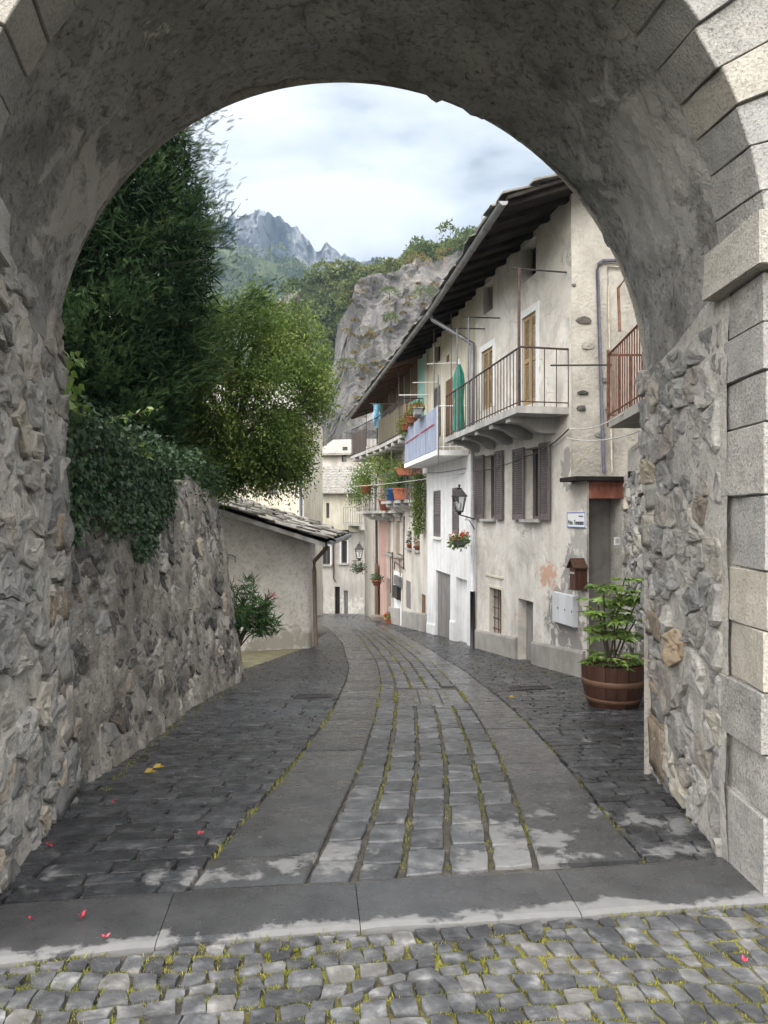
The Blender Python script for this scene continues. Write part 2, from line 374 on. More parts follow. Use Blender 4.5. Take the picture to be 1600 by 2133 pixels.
def rough_block(c8, amp=.012, bev=.035, seed=0.0, t=(-1,-.97,-.6,-.2,.2,.6,.97,1)):
    """subdivided block with worn arrises between 8 corners (0-3 bottom ring, 4-7 top ring)"""
    c8 = np.asarray(c8, float); t = np.array(t, float); n = len(t)
    def tri(u, v, w):
        a = (1-u)/2; b = (1+u)/2; x = (1-v)/2; y = (1+v)/2; lo = (1-w)/2; hi = (1+w)/2
        k = [a*x*lo, b*x*lo, b*y*lo, a*y*lo, a*x*hi, b*x*hi, b*y*hi, a*y*hi]
        return sum(q[...,None]*c8[i] for i, q in enumerate(k))
    size = np.array([np.linalg.norm(c8[1]-c8[0]), np.linalg.norm(c8[3]-c8[0]), np.linalg.norm(c8[4]-c8[0])])+1e-6
    V = []; F = []; cen = c8.mean(0); off = 0
    A, B = np.meshgrid(t, t, indexing='ij')
    for ax in range(3):
        for sg in (-1, 1):
            U = [None]*3; o = [i for i in range(3) if i != ax]
            U[o[0]] = A.copy(); U[o[1]] = B.copy(); U[ax] = np.full_like(A, sg)
            cnt = sum((np.abs(np.abs(U[i])-1) < 1e-6).astype(int) for i in range(3))
            for i in range(3):
                m = (np.abs(np.abs(U[i])-1) < 1e-6)&(cnt >= 2)
                U[i] = np.where(m, np.sign(U[i])*(1-bev/size[i]*1.2), U[i])
            pts = tri(*U)
            d = pts-cen; d = d/np.linalg.norm(d,axis=-1,keepdims=True)
            pts = pts+d*(fbm(pts+seed, 7.0, 4)*amp)[...,None]
            V.append(pts.reshape(-1,3))
            flip = (ax == 1) != (sg < 0)
            for i in range(n-1):
                for j in range(n-1):
                    q = (off+i*n+j, off+(i+1)*n+j, off+(i+1)*n+j+1, off+i*n+j+1)
                    F.append(q[::-1] if flip else q)
            off += n*n
    return np.concatenate(V), F

# ------------------------------------------------------------------ the setting: terrain, street, paving
ang9 = math.radians(9); GU = np.array([math.cos(ang9), math.sin(ang9)])
ys = np.r_[-55, -35, np.arange(-20, 80, 2.0), 120, 250, 600, 1240]
xs = np.r_[-940, -600, -300, -100, -40, -20, -8, 0, 8, 20, 40, 100, 300, 640]
A = np.stack(np.meshgrid(xs, ys, indexing='ij'), -1)
A = np.concatenate([A, (zg(A[...,1])-.12-np.where(np.abs(A[...,0])>15, .4, 0))[...,None]], -1)
MB().grid(A, flip=True).build('terrain', MT['earth'], kind='structure')
ys = np.arange(-6, 60, .5); xs = np.arange(-7, 7.1, 1.0)
A = np.stack(np.meshgrid(xs, ys, indexing='ij'), -1); A = np.concatenate([A, (zg(A[...,1])-.016)[...,None]], -1)
street = MB().grid(A, flip=True).build('street', MT['joint'], kind='structure')

def edge(px):                                    # photo points on the ground -> X as a function of Y
    q = np.array([G(*p) for p in px]); o = np.argsort(q[:,1]); q = q[o]
    def f(Y):
        Y = np.asarray(Y, float)
        lo = q[0,0]+(Y-q[0,1])*(q[1,0]-q[0,0])/(q[1,1]-q[0,1])
        return np.where(Y < q[0,1], lo, np.interp(Y, q[:,1], q[:,0]))
    yy = np.arange(1, 60, .25); v = f(yy); k = np.ones(5)/5; vs = np.convolve(np.pad(v, 2, mode='edge'), k, 'valid')
    return lambda Y: np.interp(Y, yy, vs)
L0 = edge([(400,1850),(445,1790),(540,1680),(610,1600),(690,1490),(722,1420),(728,1390),(715,1340),(690,1312),(655,1290)])
L1 = edge([(640,1835),(695,1715),(745,1610),(785,1480),(793,1420),(784,1380),(752,1332),(720,1303),(685,1286)])
R0 = edge([(1125,1810),(1085,1690),(1040,1570),(1000,1500),(960,1440),(905,1385),(860,1350),(820,1325),(780,1302),(745,1289)])
R1 = edge([(1340,1795),(1270,1715),(1190,1610),(1110,1520),(1040,1455),(970,1400),(920,1370),(870,1340),(820,1312),(770,1293)])
def gsurf(s, t, d):
    s = np.asarray(s, float); t = np.asarray(t, float)
    return np.stack([s, t, zg(t)+d], -1)
def sett(c4, h=.012, jit=.008, gap=.006, mid=True, amp=.0015):
    """paving stone with the ground corners c4 (counter-clockwise)"""
    c4 = np.asarray(c4, float); c = c4.mean(0)
    c4 = c4+RNG.uniform(-jit, jit, c4.shape)
    d = c4-c; l = np.linalg.norm(d,axis=1)[:,None]; c4 = c+d*np.maximum(l-gap*1.4,.4*l)/l
    p = np.stack([c4, (c4+np.roll(c4,-1,0))/2+RNG.uniform(-jit,jit,c4.shape)*.7], 1).reshape(-1,2) if mid else c4
    q = .14
    k = len(p); tl = RNG.uniform(-.3,.3,2)*h
    ext = np.abs(p-c).max(); V = []
    for sc, dd in ((1.02,-.05),(1.0,-.001),(.97,h*.9),(.55,h)):
        r = c+(p-c)*sc
        if mid: # round the corners
            r[0::2] = r[0::2]*(1-q*.5)+c*q*.5
        V.append(gsurf(r[:,0], r[:,1], dd+(((r-c)/ext)@tl if dd > 0 else 0)+(RNG.normal(0,amp,k) if dd > 0 else 0)))
    V.append(gsurf(c[:1], c[1:], np.array([h*1.05])))
    F = []
    for i in range(3):
        for a in range(k): F.append((i*k+a, i*k+(a+1)%k, (i+1)*k+(a+1)%k, (i+1)*k+a))
    for a in range(k): F.append((3*k+a, 3*k+(a+1)%k, 4*k))
    return np.concatenate(V), F, c
def lay(stones, name, massname, mt, parent, limit=300, smooth=False):
    """the nearest stones as objects of their own, the rest as one mass"""
    stones.sort(key=lambda s: -s[3] if len(s) > 3 else abs(s[2][0])*.35+max(s[2][1]-2.5, (2.5-s[2][1])*30))
    for V, F, *_ in stones[:limit]: MB().add(V, F).build(name, mt, parent, smooth=smooth)
    if len(stones) > limit:
        m = MB()
        for V, F, *_ in stones[limit:]: m.add(V, F)
        m.build(massname, mt, parent, kind='stuff', smooth=smooth)

mat('moss_joint', [(.3,(.05,.045,.03)),(.5,(.11,.10,.04)),(.65,(.20,.20,.05)),(.8,(.30,.26,.10))], scale=7, rough=(.9,1), bump=1.0, bscale=90, speck=[(60,(.05,.04,.03),.6)])
# threshold slabs under the near arch
TT = [(-60,1893),(364,1862),(740,1840),(1157,1815),(1545,1789)]; TB = [(-200,2040),(322,1976),(751,1941),(1213,1912),(1700,1879)]
gt = [G(*p)[:2] for p in TT]; gb = [G(*p)[:2] for p in TB]
for i in range(4):
    c4 = [gb[i], gb[i+1], gt[i+1], gt[i]]
    c4 = np.array(c4); cc = c4.mean(0); c4 = cc+(c4-cc)*[.996,.985]
    V = []; n = 8
    m = MB()
    g1 = np.linspace(0,1,14)
    top = np.array([[gsurf(*((c4[0]*(1-a)+c4[1]*a)*(1-b)+(c4[3]*(1-a)+c4[2]*a)*b), .018) for b in g1] for a in g1])
    top[...,2] += fbm(top*[3,3,0], 1.0, 2)*.003
    top[0,:,2] -= .006; top[-1,:,2] -= .006; top[:,0,2] -= .008; top[:,-1,2] -= .006
    m.grid(top, flip=True)
    for ring in (top[0], top[-1], top[:,0], top[:,-1]):
        m.grid(np.stack([ring, ring-[0,0,.1]]))
    m.build('threshold_slab', MT['slab_wet'], street)
# the two lines of long carriage slabs
for (e0, e1) in ((L0, L1), (R0, R1)):
    y = 3.52 if e0 is L0 else 3.79; first = True
    while y < 46:
        ln = rnd(.62,.95) if not first else .35; first = False
        if e0 is R0 and 7.2 < y < 9: ln *= .8
        ya, yb = y+.006, y+ln-.006; k = 5; m = MB()
        tt = np.linspace(ya, yb, k)
        sh = .13 if y < 8 else .05
        rows = []
        for f in (0,.02,.33,.66,.98,1):
            x = e0(tt)*(1-f)+e1(tt)*f; rows.append(np.stack([x, tt+sh*(x-float(e0(y))) , np.zeros(k)], -1))
        A = np.array(rows); A[...,2] = zg(A[...,1])+.014; A[0,:,2] -= .01; A[-1,:,2] -= .01; A[:,0,2] -= .006; A[:,-1,2] -= .006
        A[...,2] += rnd(-.003,.003)
        m.grid(A, flip=True)
        for ring in (A[0], A[-1], A[:,0], A[:,-1]): m.grid(np.stack([ring, ring-[0,0,.08]]))
        m.build('paving_slab', MT['slab_wet'], street); y += ln
# five columns of setts between the slabs
st = []
MANH = (G(838,1470)[1], G(838,1437)[1])          # the small square slabs by the drain cover
for j in range(5):
    y = 3.61+.13*(-.1+.26*j-.52)+rnd(0,.03)
    while y < 45:
        ln = rnd(.2,.36); a, b = y, y+ln; y = b
        if MANH[0]-.05 < (a+b)/2 < MANH[1]+.1 and 1 <= j <= 4: continue
        f0, f1 = (j+.03)/5, (j+.97)/5
        X = lambda f, Y: float(L1(Y)*(1-f)+R0(Y)*f)
        sh = .13 if a < 8 else .05
        st.append(sett([(X(f0,a),a+sh*f0),(X(f1,a),a+sh*f1),(X(f1,b),b+sh*f1),(X(f0,b),b+sh*f0)], gap=.010, jit=.010, h=.011))
lay(st, 'sett', 'sett_field', MT['sett_mid'], street, 290)
a, b = MANH
for i in range(3):
    for j in range(2):
        X = lambda f, Y: float(L1(Y)*(1-f)+R0(Y)*f)
        f0, f1 = .22+.74*i/3, .22+.74*(i+1)/3; ya, yb = a+(b-a)*j/2, a+(b-a)*(j+1)/2
        V, F, c = sett([(X(f0,ya),ya),(X(f1,ya),ya),(X(f1,yb),yb),(X(f0,yb),yb)], gap=.006, jit=.002, h=.008, mid=False, amp=.0005)
        MB().add(V, F).build('cover_slab', MT['slab_wet'], street)
# side pavings laid in courses across the street
def courses(xl, xr, v0, v1, dv, ln, shear, gap=.003, jit=.008, vis=None):
    outp = []; v = v0
    while v < v1:
        d = dv*rnd(.8,1.25); a, b = v, v+d; v = b
        lo, hi = float(xl((a+b)/2)), float(xr((a+b)/2)); x = lo-rnd(0,ln)
        while x < hi:
            w = ln*rnd(.6,1.5); x0, x1 = max(x,lo), min(x+w,hi); x += w
            if x1-x0 < .05: continue
            def cor(X, V):
                return (X, V+shear*X)
            outp.append(sett([cor(x0,a),cor(x1,a),cor(x1,b),cor(x0,b)], gap=gap, jit=jit, h=.010))
    return outp
wallL = edge([(40,1880),(165,1690),(350,1510),(500,1418),(560,1372),(652,1352)])
left_footway = MB().grid(np.array([[(wallL(y)*(1-f)+L0(y)*f-.02, y, zg(y)-.011) for f in (-.05,.3,.6,1)] for y in np.arange(3.95,17.2,.5)])).build('left_footway', MT['joint'], kind='structure')
lf = courses(lambda v: wallL(v-.25)-.15, lambda v: L0(v-.2)-.012, 3.62, 17.0, .125, .36, .13)
far = courses(lambda v: float(np.interp(v, [16.5, 24, 44], [-1.75, -1.6, -4.6])), lambda v: L0(v)-.012, 16.8, 44, .16, .3, .06)
lay(lf, 'sett', 'sett_field', MT['sett_wet'], left_footway, 290)
m = MB()
for V, F, *_ in far: m.add(V, F)
m.build('far_sett_field', MT['sett_wet'], left_footway, kind='stuff')
wallR = edge([(1545,1800),(1362,1612),(1345,1480),(1210,1412),(1100,1385),(1000,1352),(890,1318),(840,1305),(790,1290),(762,1283)])
right_footway = MB().grid(np.array([[(R1(y)*(1-f)+wallR(y)*f+.02, y, zg(y)-.011) for f in (0,.3,.6,1.05)] for y in np.arange(4.2,44,.5)])).build('right_footway', MT['joint'], kind='structure')
rf = courses(lambda v: R1(v+.1)+.012, lambda v: wallR(v+.2)+.25, 3.60, 22.0, .13, .34, .13)
far = courses(lambda v: R1(v)+.012, lambda v: wallR(v)+.2, 22.4, 44, .16, .3, .05)
lay(rf, 'sett', 'sett_field', MT['sett_wet'], right_footway, 290)
m = MB()
for V, F, *_ in far: m.add(V, F)
m.build('far_sett_field', MT['sett_wet'], right_footway, kind='stuff')
# foreground: small setts in wavering fan courses outside the gate
forecourt = MB().grid(np.array([[(x, y+.14*x, zg(y)-.011) for x in np.linspace(-2.7,2.7,8)] for y in np.linspace(.2,3.1,7)]), flip=True).build('forecourt', MT['moss_joint'], kind='structure')
fc = []
lnb = np.array(gb); edgeY = lambda X: np.interp(X, lnb[:,0], lnb[:,1])
def rowy(k, x): return 3.20-.098*k+.14*x+.05*math.sin(x*2.6+k*.12)+.02*math.sin(x*6+k*1.3)
for k in range(0, 29):
    x = -2.6+rnd(0,.1)
    while x < 2.6:
        w = rnd(.075,.130); x0, x1 = x, x+w; x = x1
        c4 = [(x0+.016+rnd(-.014,.014), rowy(k+1,x0)), (x1+.016+rnd(-.014,.014), rowy(k+1,x1)), (x1, rowy(k,x1)), (x0, rowy(k,x0))]
        c = np.mean(c4, 0); ey = float(edgeY(c[0]))
        if min(q[1] for q in c4) > ey-.06: continue
        c4 = [(q[0], min(q[1], float(edgeY(q[0]))-.012)) for q in c4]
        fc.append(sett(c4, gap=.0065, jit=.011, h=.007, amp=.0012))
lay(fc, 'sett', 'sett_field', MT['sett_fore'], forecourt, 300)

# ------------------------------------------------------------------ the stone gate
SEC = {'near': (.06,3.16,1.717,1.18), 'mid': (0.0,3.62,1.80,1.22), 'far': (-.11,5.13,2.04,.94)}
def sec(name, a, batter=True):
    """a in [-1,0] left jamb from the ground up, [0,1] the arch, [1,2] right jamb down"""
    cx, cy, R, sp = SEC[name]; zlow = -2.1
    if a < 0: t, z = -R, sp+(zlow-sp)*(-a)
    elif a > 1: t, z = R, sp+(zlow-sp)*(a-1)
    else: t, z = R*math.cos(math.pi*(1-a)), sp+R*math.sin(math.pi*(1-a))
    if batter and name == 'far': t += .10*max(0, -a, a-1)
    return np.array([cx+GU[0]*t, cy+GU[1]*t, z])
gate = thing('stone_gate', 'rough grey stone gateway arch framing the whole street view', 'gate')
# vault and jamb core: ragged lofted surface
aa = np.r_[np.linspace(-1,0,34)[:-1], np.linspace(0,1,150), np.linspace(1,2,34)[1:]]
nv = 44
def core(sel, name, mt, amp):
    A = []
    for a in sel:
        p0 = sec('mid', a); p1 = sec('far', a); A.append([p0*(1-v)+p1*v for v in np.r_[-.06,np.linspace(.0,1,nv)]])
    A = np.array(A)
    cen = np.array([0,4.4,.2]); out_ = A-cen; out_[...,1] = 0
    out_[...,2] = np.where(A[...,2] > 1.0, A[...,2]-1.0, 0); out_ /= np.linalg.norm(out_,axis=-1,keepdims=True)
    d = fbm(A, 2.2, 5)*amp+np.abs(fbm(A+9, 8.0, 3))*amp*.6-(0 if name == 'vault' else .012)
    A = A+out_*d[...,None]
    # ragged far arris
    A[:,-1,1] += fbm(A[:,-1]*1.0, 6.0, 3)*.05; A[:,-2,1] += fbm(A[:,-1]*1.0, 6.0, 3)*.03
    ed = fbm(A[:,-1]+3, 9.0, 3)*.022
    A[:,-1] += out_[:,-1]*(ed+.01)[:,None]
    m = MB(); m.grid(A)
    return m.build(name, mt, gate, smooth=True)
core(aa[(aa >= -.012)&(aa <= 1.012)], 'vault', MT['vault_plaster'], .035)
core(aa[aa <= .0], 'jamb_core', MT['mortar'], .015); core(aa[aa >= 1.], 'jamb_core', MT['mortar'], .015)
# wall body round the opening: front, back, top and flanks
def faces(name, off, zt, half):
    cx, cy, R, sp = SEC[name]; A = []
    for a in np.r_[np.linspace(-1,0,10)[:-1], np.linspace(0,1,60), np.linspace(1,2,10)[1:]]:
        p = sec(name, a, False); t = (p[:2]-[cx,cy])@GU
        if name == 'near':
            if 0 <= a <= 1: r = (R+.3)/R; p = np.array([cx+GU[0]*t*r, cy+GU[1]*t*r, sp+(p[2]-sp)*r]); t *= r
            else: t += .3*np.sign(t); p = np.array([cx+GU[0]*t, cy+GU[1]*t, p[2]])
        if a <= 0: q = np.array([cx-GU[0]*half, cy-GU[1]*half, p[2]])
        elif a >= 1: q = np.array([cx+GU[0]*half, cy+GU[1]*half, p[2]])
        else:
            k = min(half/(abs(t)+1e-6), (zt-sp)/(p[2]-sp+1e-6)); q = np.array([cx+GU[0]*t*k, cy+GU[1]*t*k, sp+(p[2]-sp)*k])
        A.append([p+[0,off,0], q+[0,off,0]])
    return np.array(A)
fr = faces('near', .03, 3.75, 4.2); bk = faces('far', .0, 3.75, 4.2)
m = MB(); m.grid(fr, flip=True); m.grid(bk)
m.grid(np.stack([fr[:,1], bk[:,1]], 1), flip=True)
m.build('wall_body', MT['mortar'], gate)
# voussoirs, imposts, quoins
def ring_block(a0, a1, r0, r1, dn, df):
    """corners: u = along arch, v = depth, w = outward"""
    c = []
    for rr in (r0, r1):
        for (a, nm, dd) in ((a0,'near',dn),(a1,'near',dn),(a1,'mid',df),(a0,'mid',df)):
            cx, cy, R, sp = SEC[nm]; th = math.pi*(1-a); t = (R+rr)*math.cos(th)
            c.append([cx+GU[0]*t-GU[1]*dd, cy+GU[1]*t+GU[0]*dd, sp+(R+rr)*math.sin(th)])
    return c
a = .035; cuts = [a]
while a < .965:
    a += rnd(.031,.041); cuts.append(min(a,.965))
cuts[-1] = .965
for i in range(len(cuts)-1):
    V, F = rough_block(ring_block(cuts[i]+.0008, cuts[i+1]-.0008, rnd(-.012,.012), .5, rnd(-.03,.0), rnd(-.02,.05)), amp=.006, bev=.005, seed=i*3.7)
    MB().add(V, F).build('voussoir', MT['ashlar'], gate)
A = []                                           # mortar bed behind the dressed stones
for a in np.r_[np.linspace(-1,0,8)[:-1], np.linspace(0,1,60), np.linspace(1,2,8)[1:]]:
    th = math.pi*(1-min(max(a,0),1)); row = []
    for nm, dd in (('near',.0),('mid',.06)):
        cx, cy, R, sp = SEC[nm]; t = (R+.03)*math.cos(th); z = sp+(R+.03)*math.sin(th) if 0 <= a <= 1 else sp+(-2.1-sp)*(-a if a < 0 else a-1)
        row.append([cx+GU[0]*t-GU[1]*dd, cy+GU[1]*t+GU[0]*dd, z])
    cx, cy, R, sp = SEC['near']; t = (R+.45)*math.cos(th); z = sp+(R+.45)*math.sin(th) if 0 <= a <= 1 else row[0][2]
    A.append([[cx+GU[0]*t, cy+GU[1]*t+.02, z], [row[0][0], row[0][1]+.02, row[0][2]], row[1]])
MB().grid(np.array(A)).build('mortar_bed', MT['mortar'], gate)
def jamb_block(side, z0, z1, tin, tout, dn, df):
    c = []
    for z in (z0, z1):
        for (nm, t_, dd) in (('near',tin,dn),('near',tout,dn),('mid',tout,df),('mid',tin,df)):
            cx, cy, R, sp = SEC[nm]; t = side*(R+t_)
            c.append([cx+GU[0]*t-GU[1]*dd, cy+GU[1]*t+GU[0]*dd, z])
    if side < 0: c = [c[1],c[0],c[3],c[2],c[5],c[4],c[7],c[6]]
    return c
for side in (-1, 1):
    V, F = rough_block(jamb_block(side, 1.14, 1.385, -.075, .55, -.07, .07), amp=.009, bev=.009, seed=side*9.1)
    MB().add(V, F).build('impost', MT['ashlar'], gate)
    zz = [1.135,.9,.675,.437,.097,-.257,-.534,-.82,-1.11,-1.395,-1.9] if side > 0 else [1.135,.86,.52,.23,-.13,-.48,-.80,-1.12,-1.42,-1.9]
    for i in range(len(zz)-1):
        dp = (.03 if i%2 else -.05)+rnd(-.03,.05)
        V, F = rough_block(jamb_block(side, zz[i+1]+.004, zz[i]-.004, rnd(-.012,.012), .5, rnd(-.02,.01), dp), amp=.007, bev=.005, seed=i*2.3+side*40)
        MB().add(V, F).build('quoin', MT['ashlar'], gate)
# rubble facing of the jambs
def jamb_surf(side):
    def f(s, z, d):
        s = np.asarray(s, float); z = np.asarray(z, float); sh = np.broadcast(s, z).shape; R = []
        for q, zz, dd in zip(np.broadcast_to(s, sh).ravel(), np.broadcast_to(z, sh).ravel(), np.broadcast_to(d, sh).ravel()):
            def at(nm):
                sp = SEC[nm][3]; k = (sp-zz)/(sp+2.1); return sec(nm, -k if side < 0 else 1+k) if k >= 0 else sec(nm, 0 if side < 0 else 1)*[1,1,0]+[0,0,zz]
            p0, p1 = at('mid'), at('far'); L = np.linalg.norm((p1-p0)[:2]); t = unit((p1-p0)[:2])
            n = np.array([t[1],-t[0]]) if side < 0 else np.array([-t[1],t[0]])
            q2 = p0[:2]+t*q
            R.append([q2[0]+n[0]*dd, q2[1]+n[1]*dd, zz])
        return np.array(R)
    return f
for side in (-1, 1):
    sf = jamb_surf(side); bx = (-.02, 1.66, -2.0, 1.05 if side > 0 else 1.28)
    pts = scatter((bx[0],bx[1],bx[2]*1.25,bx[3]*1.25), .185, 1500)
    for pg in voronoi(pts, (bx[0],bx[1],bx[2]*1.25,bx[3]*1.25)):
        if len(pg) < 3 or abs(poly_area(pg)) < .004: continue
        pg = pg/[1,1.25]
        if rnd() < .08: continue
        V, F = stone(pg, sf, rnd(.014,.046), round_=2, inset=rnd(.0,.026), dome=rnd(-.1,.08), amp=.016)
        if side < 0: F = [q[::-1] for q in F]
        MB().add(V, F).build('rubble_stone', MT['rubble'], gate)
for side in (-1, 1):                             # larger stones along the far arris
    sf = jamb_surf(side); z = -2.05; i = 0
    while z < (.45 if side > 0 else .2):
        h = rnd(.2,.42); sa = 1.54-rnd(.22,.5); o1 = rnd(.02,.05); sb = 1.58+rnd(-.02,.04)
        c = [sf(s, zz, d)[0] for zz in (z+.006, z+h-.006) for (s, d) in ((sa,-.15),(sb,-.15),(sb,o1),(sa+.03,o1-.012))]
        V, F = rough_block(c, amp=.022, bev=.03, seed=i*5.1+side*3, t=(-1,-.9,-.5,0,.5,.9,1)); MB().add(V, F).build('arris_stone', MT['rubble_brown' if rnd() < (.65 if side > 0 else .3) else 'rubble'], gate, smooth=True); z += h; i += 1
seat(gate, (0, 4.2, -1.8))
# ------------------------------------------------------------------ house materials
def Pm(px, py, Y): return tuple(P(px, py, Y))
mat('plaster_cream', [(.2,(.40,.375,.34)),(.42,(.60,.57,.525)),(.62,(.71,.685,.64)),(.85,(.77,.75,.715))], scale=.9, bump=.5, bscale=22, streak=.16, bdist=.012, dist=.9, rough=(.85,1), crack=(.9,.012,(.22,.20,.18),.7),
    speck=[(2.2,(.47,.35,.28),.35),(1.6,(.36,.345,.325),.7),(9,(.42,.39,.35),.45)],
    patches=[(Pm(1165,1290,12.0),(.5,.7,.62),(.25,.24,.23),.25),(Pm(1185,1190,11.6),(.3,.5,.45),(.27,.26,.25),.2),(Pm(1135,1200,12.6),(.28,.45,.22),(.52,.34,.25),.35),(Pm(1060,1290,13.8),(.2,.4,.4),(.50,.36,.28),.45),(Pm(1178,975,11.9),(.11,.25,.35),(.30,.285,.27),.15),(Pm(1210,1130,11.4),(.25,.4,.5),(.36,.35,.33),.4)])
mat('plaster_end', [(.2,(.33,.31,.275)),(.5,(.47,.445,.40)),(.8,(.58,.55,.50))], scale=2.2, bump=1.0, bscale=16, streak=.2, bdist=.025, speck=[(7,(.26,.24,.21),.5)], rough=(.9,1))
mat('plaster_white', [(.25,(.60,.60,.61)),(.5,(.74,.745,.76)),(.8,(.80,.805,.815))], scale=1.6, bump=.3, bscale=18, streak=.22, speck=[(5,(.52,.49,.45),.35)], dist=.4)
mat('plaster_ivory', [(.25,(.47,.43,.34)),(.5,(.60,.56,.46)),(.8,(.67,.64,.55))], scale=1.2, bump=.3, bscale=18, streak=.35)
mat('plaster_beige', [(.25,(.42,.385,.345)),(.5,(.60,.56,.515)),(.8,(.69,.66,.62))], scale=1.2, bump=.35, bscale=16, streak=.4, dist=.4)
mat('plaster_brown', [(.25,(.30,.26,.225)),(.5,(.42,.37,.325)),(.8,(.50,.455,.41))], scale=1.1, bump=.35, bscale=16, streak=.45)
mat('plaster_pink', [(.25,(.34,.20,.17)),(.5,(.44,.28,.245)),(.8,(.50,.35,.31))], scale=1.1, bump=.35, bscale=16, streak=.4)
mat('plaster_teal', [(.25,(.22,.42,.38)),(.5,(.30,.52,.47)),(.8,(.36,.57,.52))], scale=1.1, bump=.2, bscale=16, streak=.2)
mat('plaster_grey', [(.25,(.32,.30,.275)),(.5,(.45,.43,.40)),(.8,(.54,.52,.48))], scale=.9, bump=.35, bscale=12, streak=.5, patches=[(Pm(690,1265,42),(2.2,1.5,.7),(.56,.54,.50),.5)])
mat('plaster_hut', [(.2,(.40,.375,.34)),(.45,(.61,.585,.545)),(.8,(.73,.71,.67))], scale=1.7, bump=.9, bscale=14, bdist=.02, dist=.5, speck=[(11,(.25,.23,.205),.6),(30,(.30,.28,.25),.5)], rough=(.9,1), patches=[(Pm(600,1335,15.7),(1.4,1.2,.28),(.33,.31,.27),.5)])
mat('plinth', [(.25,(.23,.215,.20)),(.5,(.32,.305,.285)),(.8,(.40,.385,.36))], scale=3, bump=.7, bscale=25, bdist=.015, streak=.3)
mat('concrete', [(.25,(.28,.275,.265)),(.5,(.40,.395,.38)),(.8,(.50,.49,.475))], scale=3, bump=.4, bscale=40, streak=.4)
mat('shutter_wood', [(.3,(.095,.080,.082)),(.7,(.165,.145,.145))], scale=3, bump=.3, bscale=30, rand=.1, stretch=(6,6,1), rough=(.55,.8))
mat('shutter_tan', [(.3,(.27,.19,.105)),(.7,(.37,.275,.165))], scale=3, bump=.2, bscale=30, rand=.06, stretch=(6,6,1), rough=(.6,.8))
mat('wood_grey', [(.25,(.10,.095,.09)),(.5,(.20,.19,.185)),(.8,(.30,.29,.285))], scale=3, bump=.5, bscale=20, rand=.12, stretch=(14,14,.8), rough=(.8,1))
mat('wood_brown', [(.25,(.09,.05,.03)),(.5,(.16,.095,.055)),(.8,(.23,.14,.085))], scale=3, bump=.4, bscale=20, rand=.12, stretch=(10,10,1), rough=(.55,.8))
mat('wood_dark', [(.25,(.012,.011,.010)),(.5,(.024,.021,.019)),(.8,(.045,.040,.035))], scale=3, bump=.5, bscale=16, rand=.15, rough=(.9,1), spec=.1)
mat('wood_red', [(.25,(.10,.05,.03)),(.5,(.17,.085,.052)),(.8,(.22,.12,.08))], scale=2, bump=.3, bscale=16, rand=.1, rough=(.7,.9))
mat('roof_slab', [(.25,(.12,.115,.105)),(.5,(.215,.205,.19)),(.8,(.32,.305,.28))], scale=5, bump=.7, bscale=24, rand=.25, bdist=.015, coords='obj+', rough=(.7,.95), speck=[(8,(.30,.27,.18),.35)])
flat('iron', (.05,.045,.045), .6, .3); flat('iron_grey', (.16,.165,.18), .5, .4); flat('zinc', (.20,.205,.215), .45, .6, scale=4)
flat('iron_brown', (.075,.052,.045), .7, .2, var=.4); flat('rust', (.13,.062,.042), .8, .1, var=.5); flat('pipe_black', (.018,.018,.019), .45); flat('pipe_blue', (.085,.088,.12), .5)
flat('pipe_cream', (.42,.38,.31), .7); flat('pipe_white', (.50,.51,.53), .5, var=.12); flat('pipe_brown', (.11,.075,.06), .6)
flat('white_paint', (.72,.72,.71), .6, var=.08); flat('meter_box', (.55,.57,.60), .5, var=.06, scale=3, bump=.02); flat('dark_inside', (.012,.012,.013), .8)
flat('glass', (.035,.038,.042), .12, spec=.6, var=.2, bump=0); flat('cloth_dark', (.10,.10,.105), .9)
flat('cable', (.45,.44,.42), .6); flat('cable_dark', (.08,.078,.075), .7)
mat('brick_red', [(.3,(.20,.07,.05)),(.6,(.33,.13,.095)),(.8,(.46,.40,.35))], scale=9, bump=.8, bscale=20, stretch=(1.6,1.6,.5))
mat('panel_blue', [(.3,(.15,.18,.26)),(.55,(.25,.285,.37)),(.8,(.39,.41,.46))], scale=2.0, bump=.2, bscale=20, stretch=(9,9,.7), rough=(.5,.7))
mat('grey_recess', [(.25,(.14,.135,.13)),(.5,(.22,.215,.205)),(.8,(.31,.30,.285))], scale=2.2, bump=.5, bscale=14, dist=.6, streak=.4)

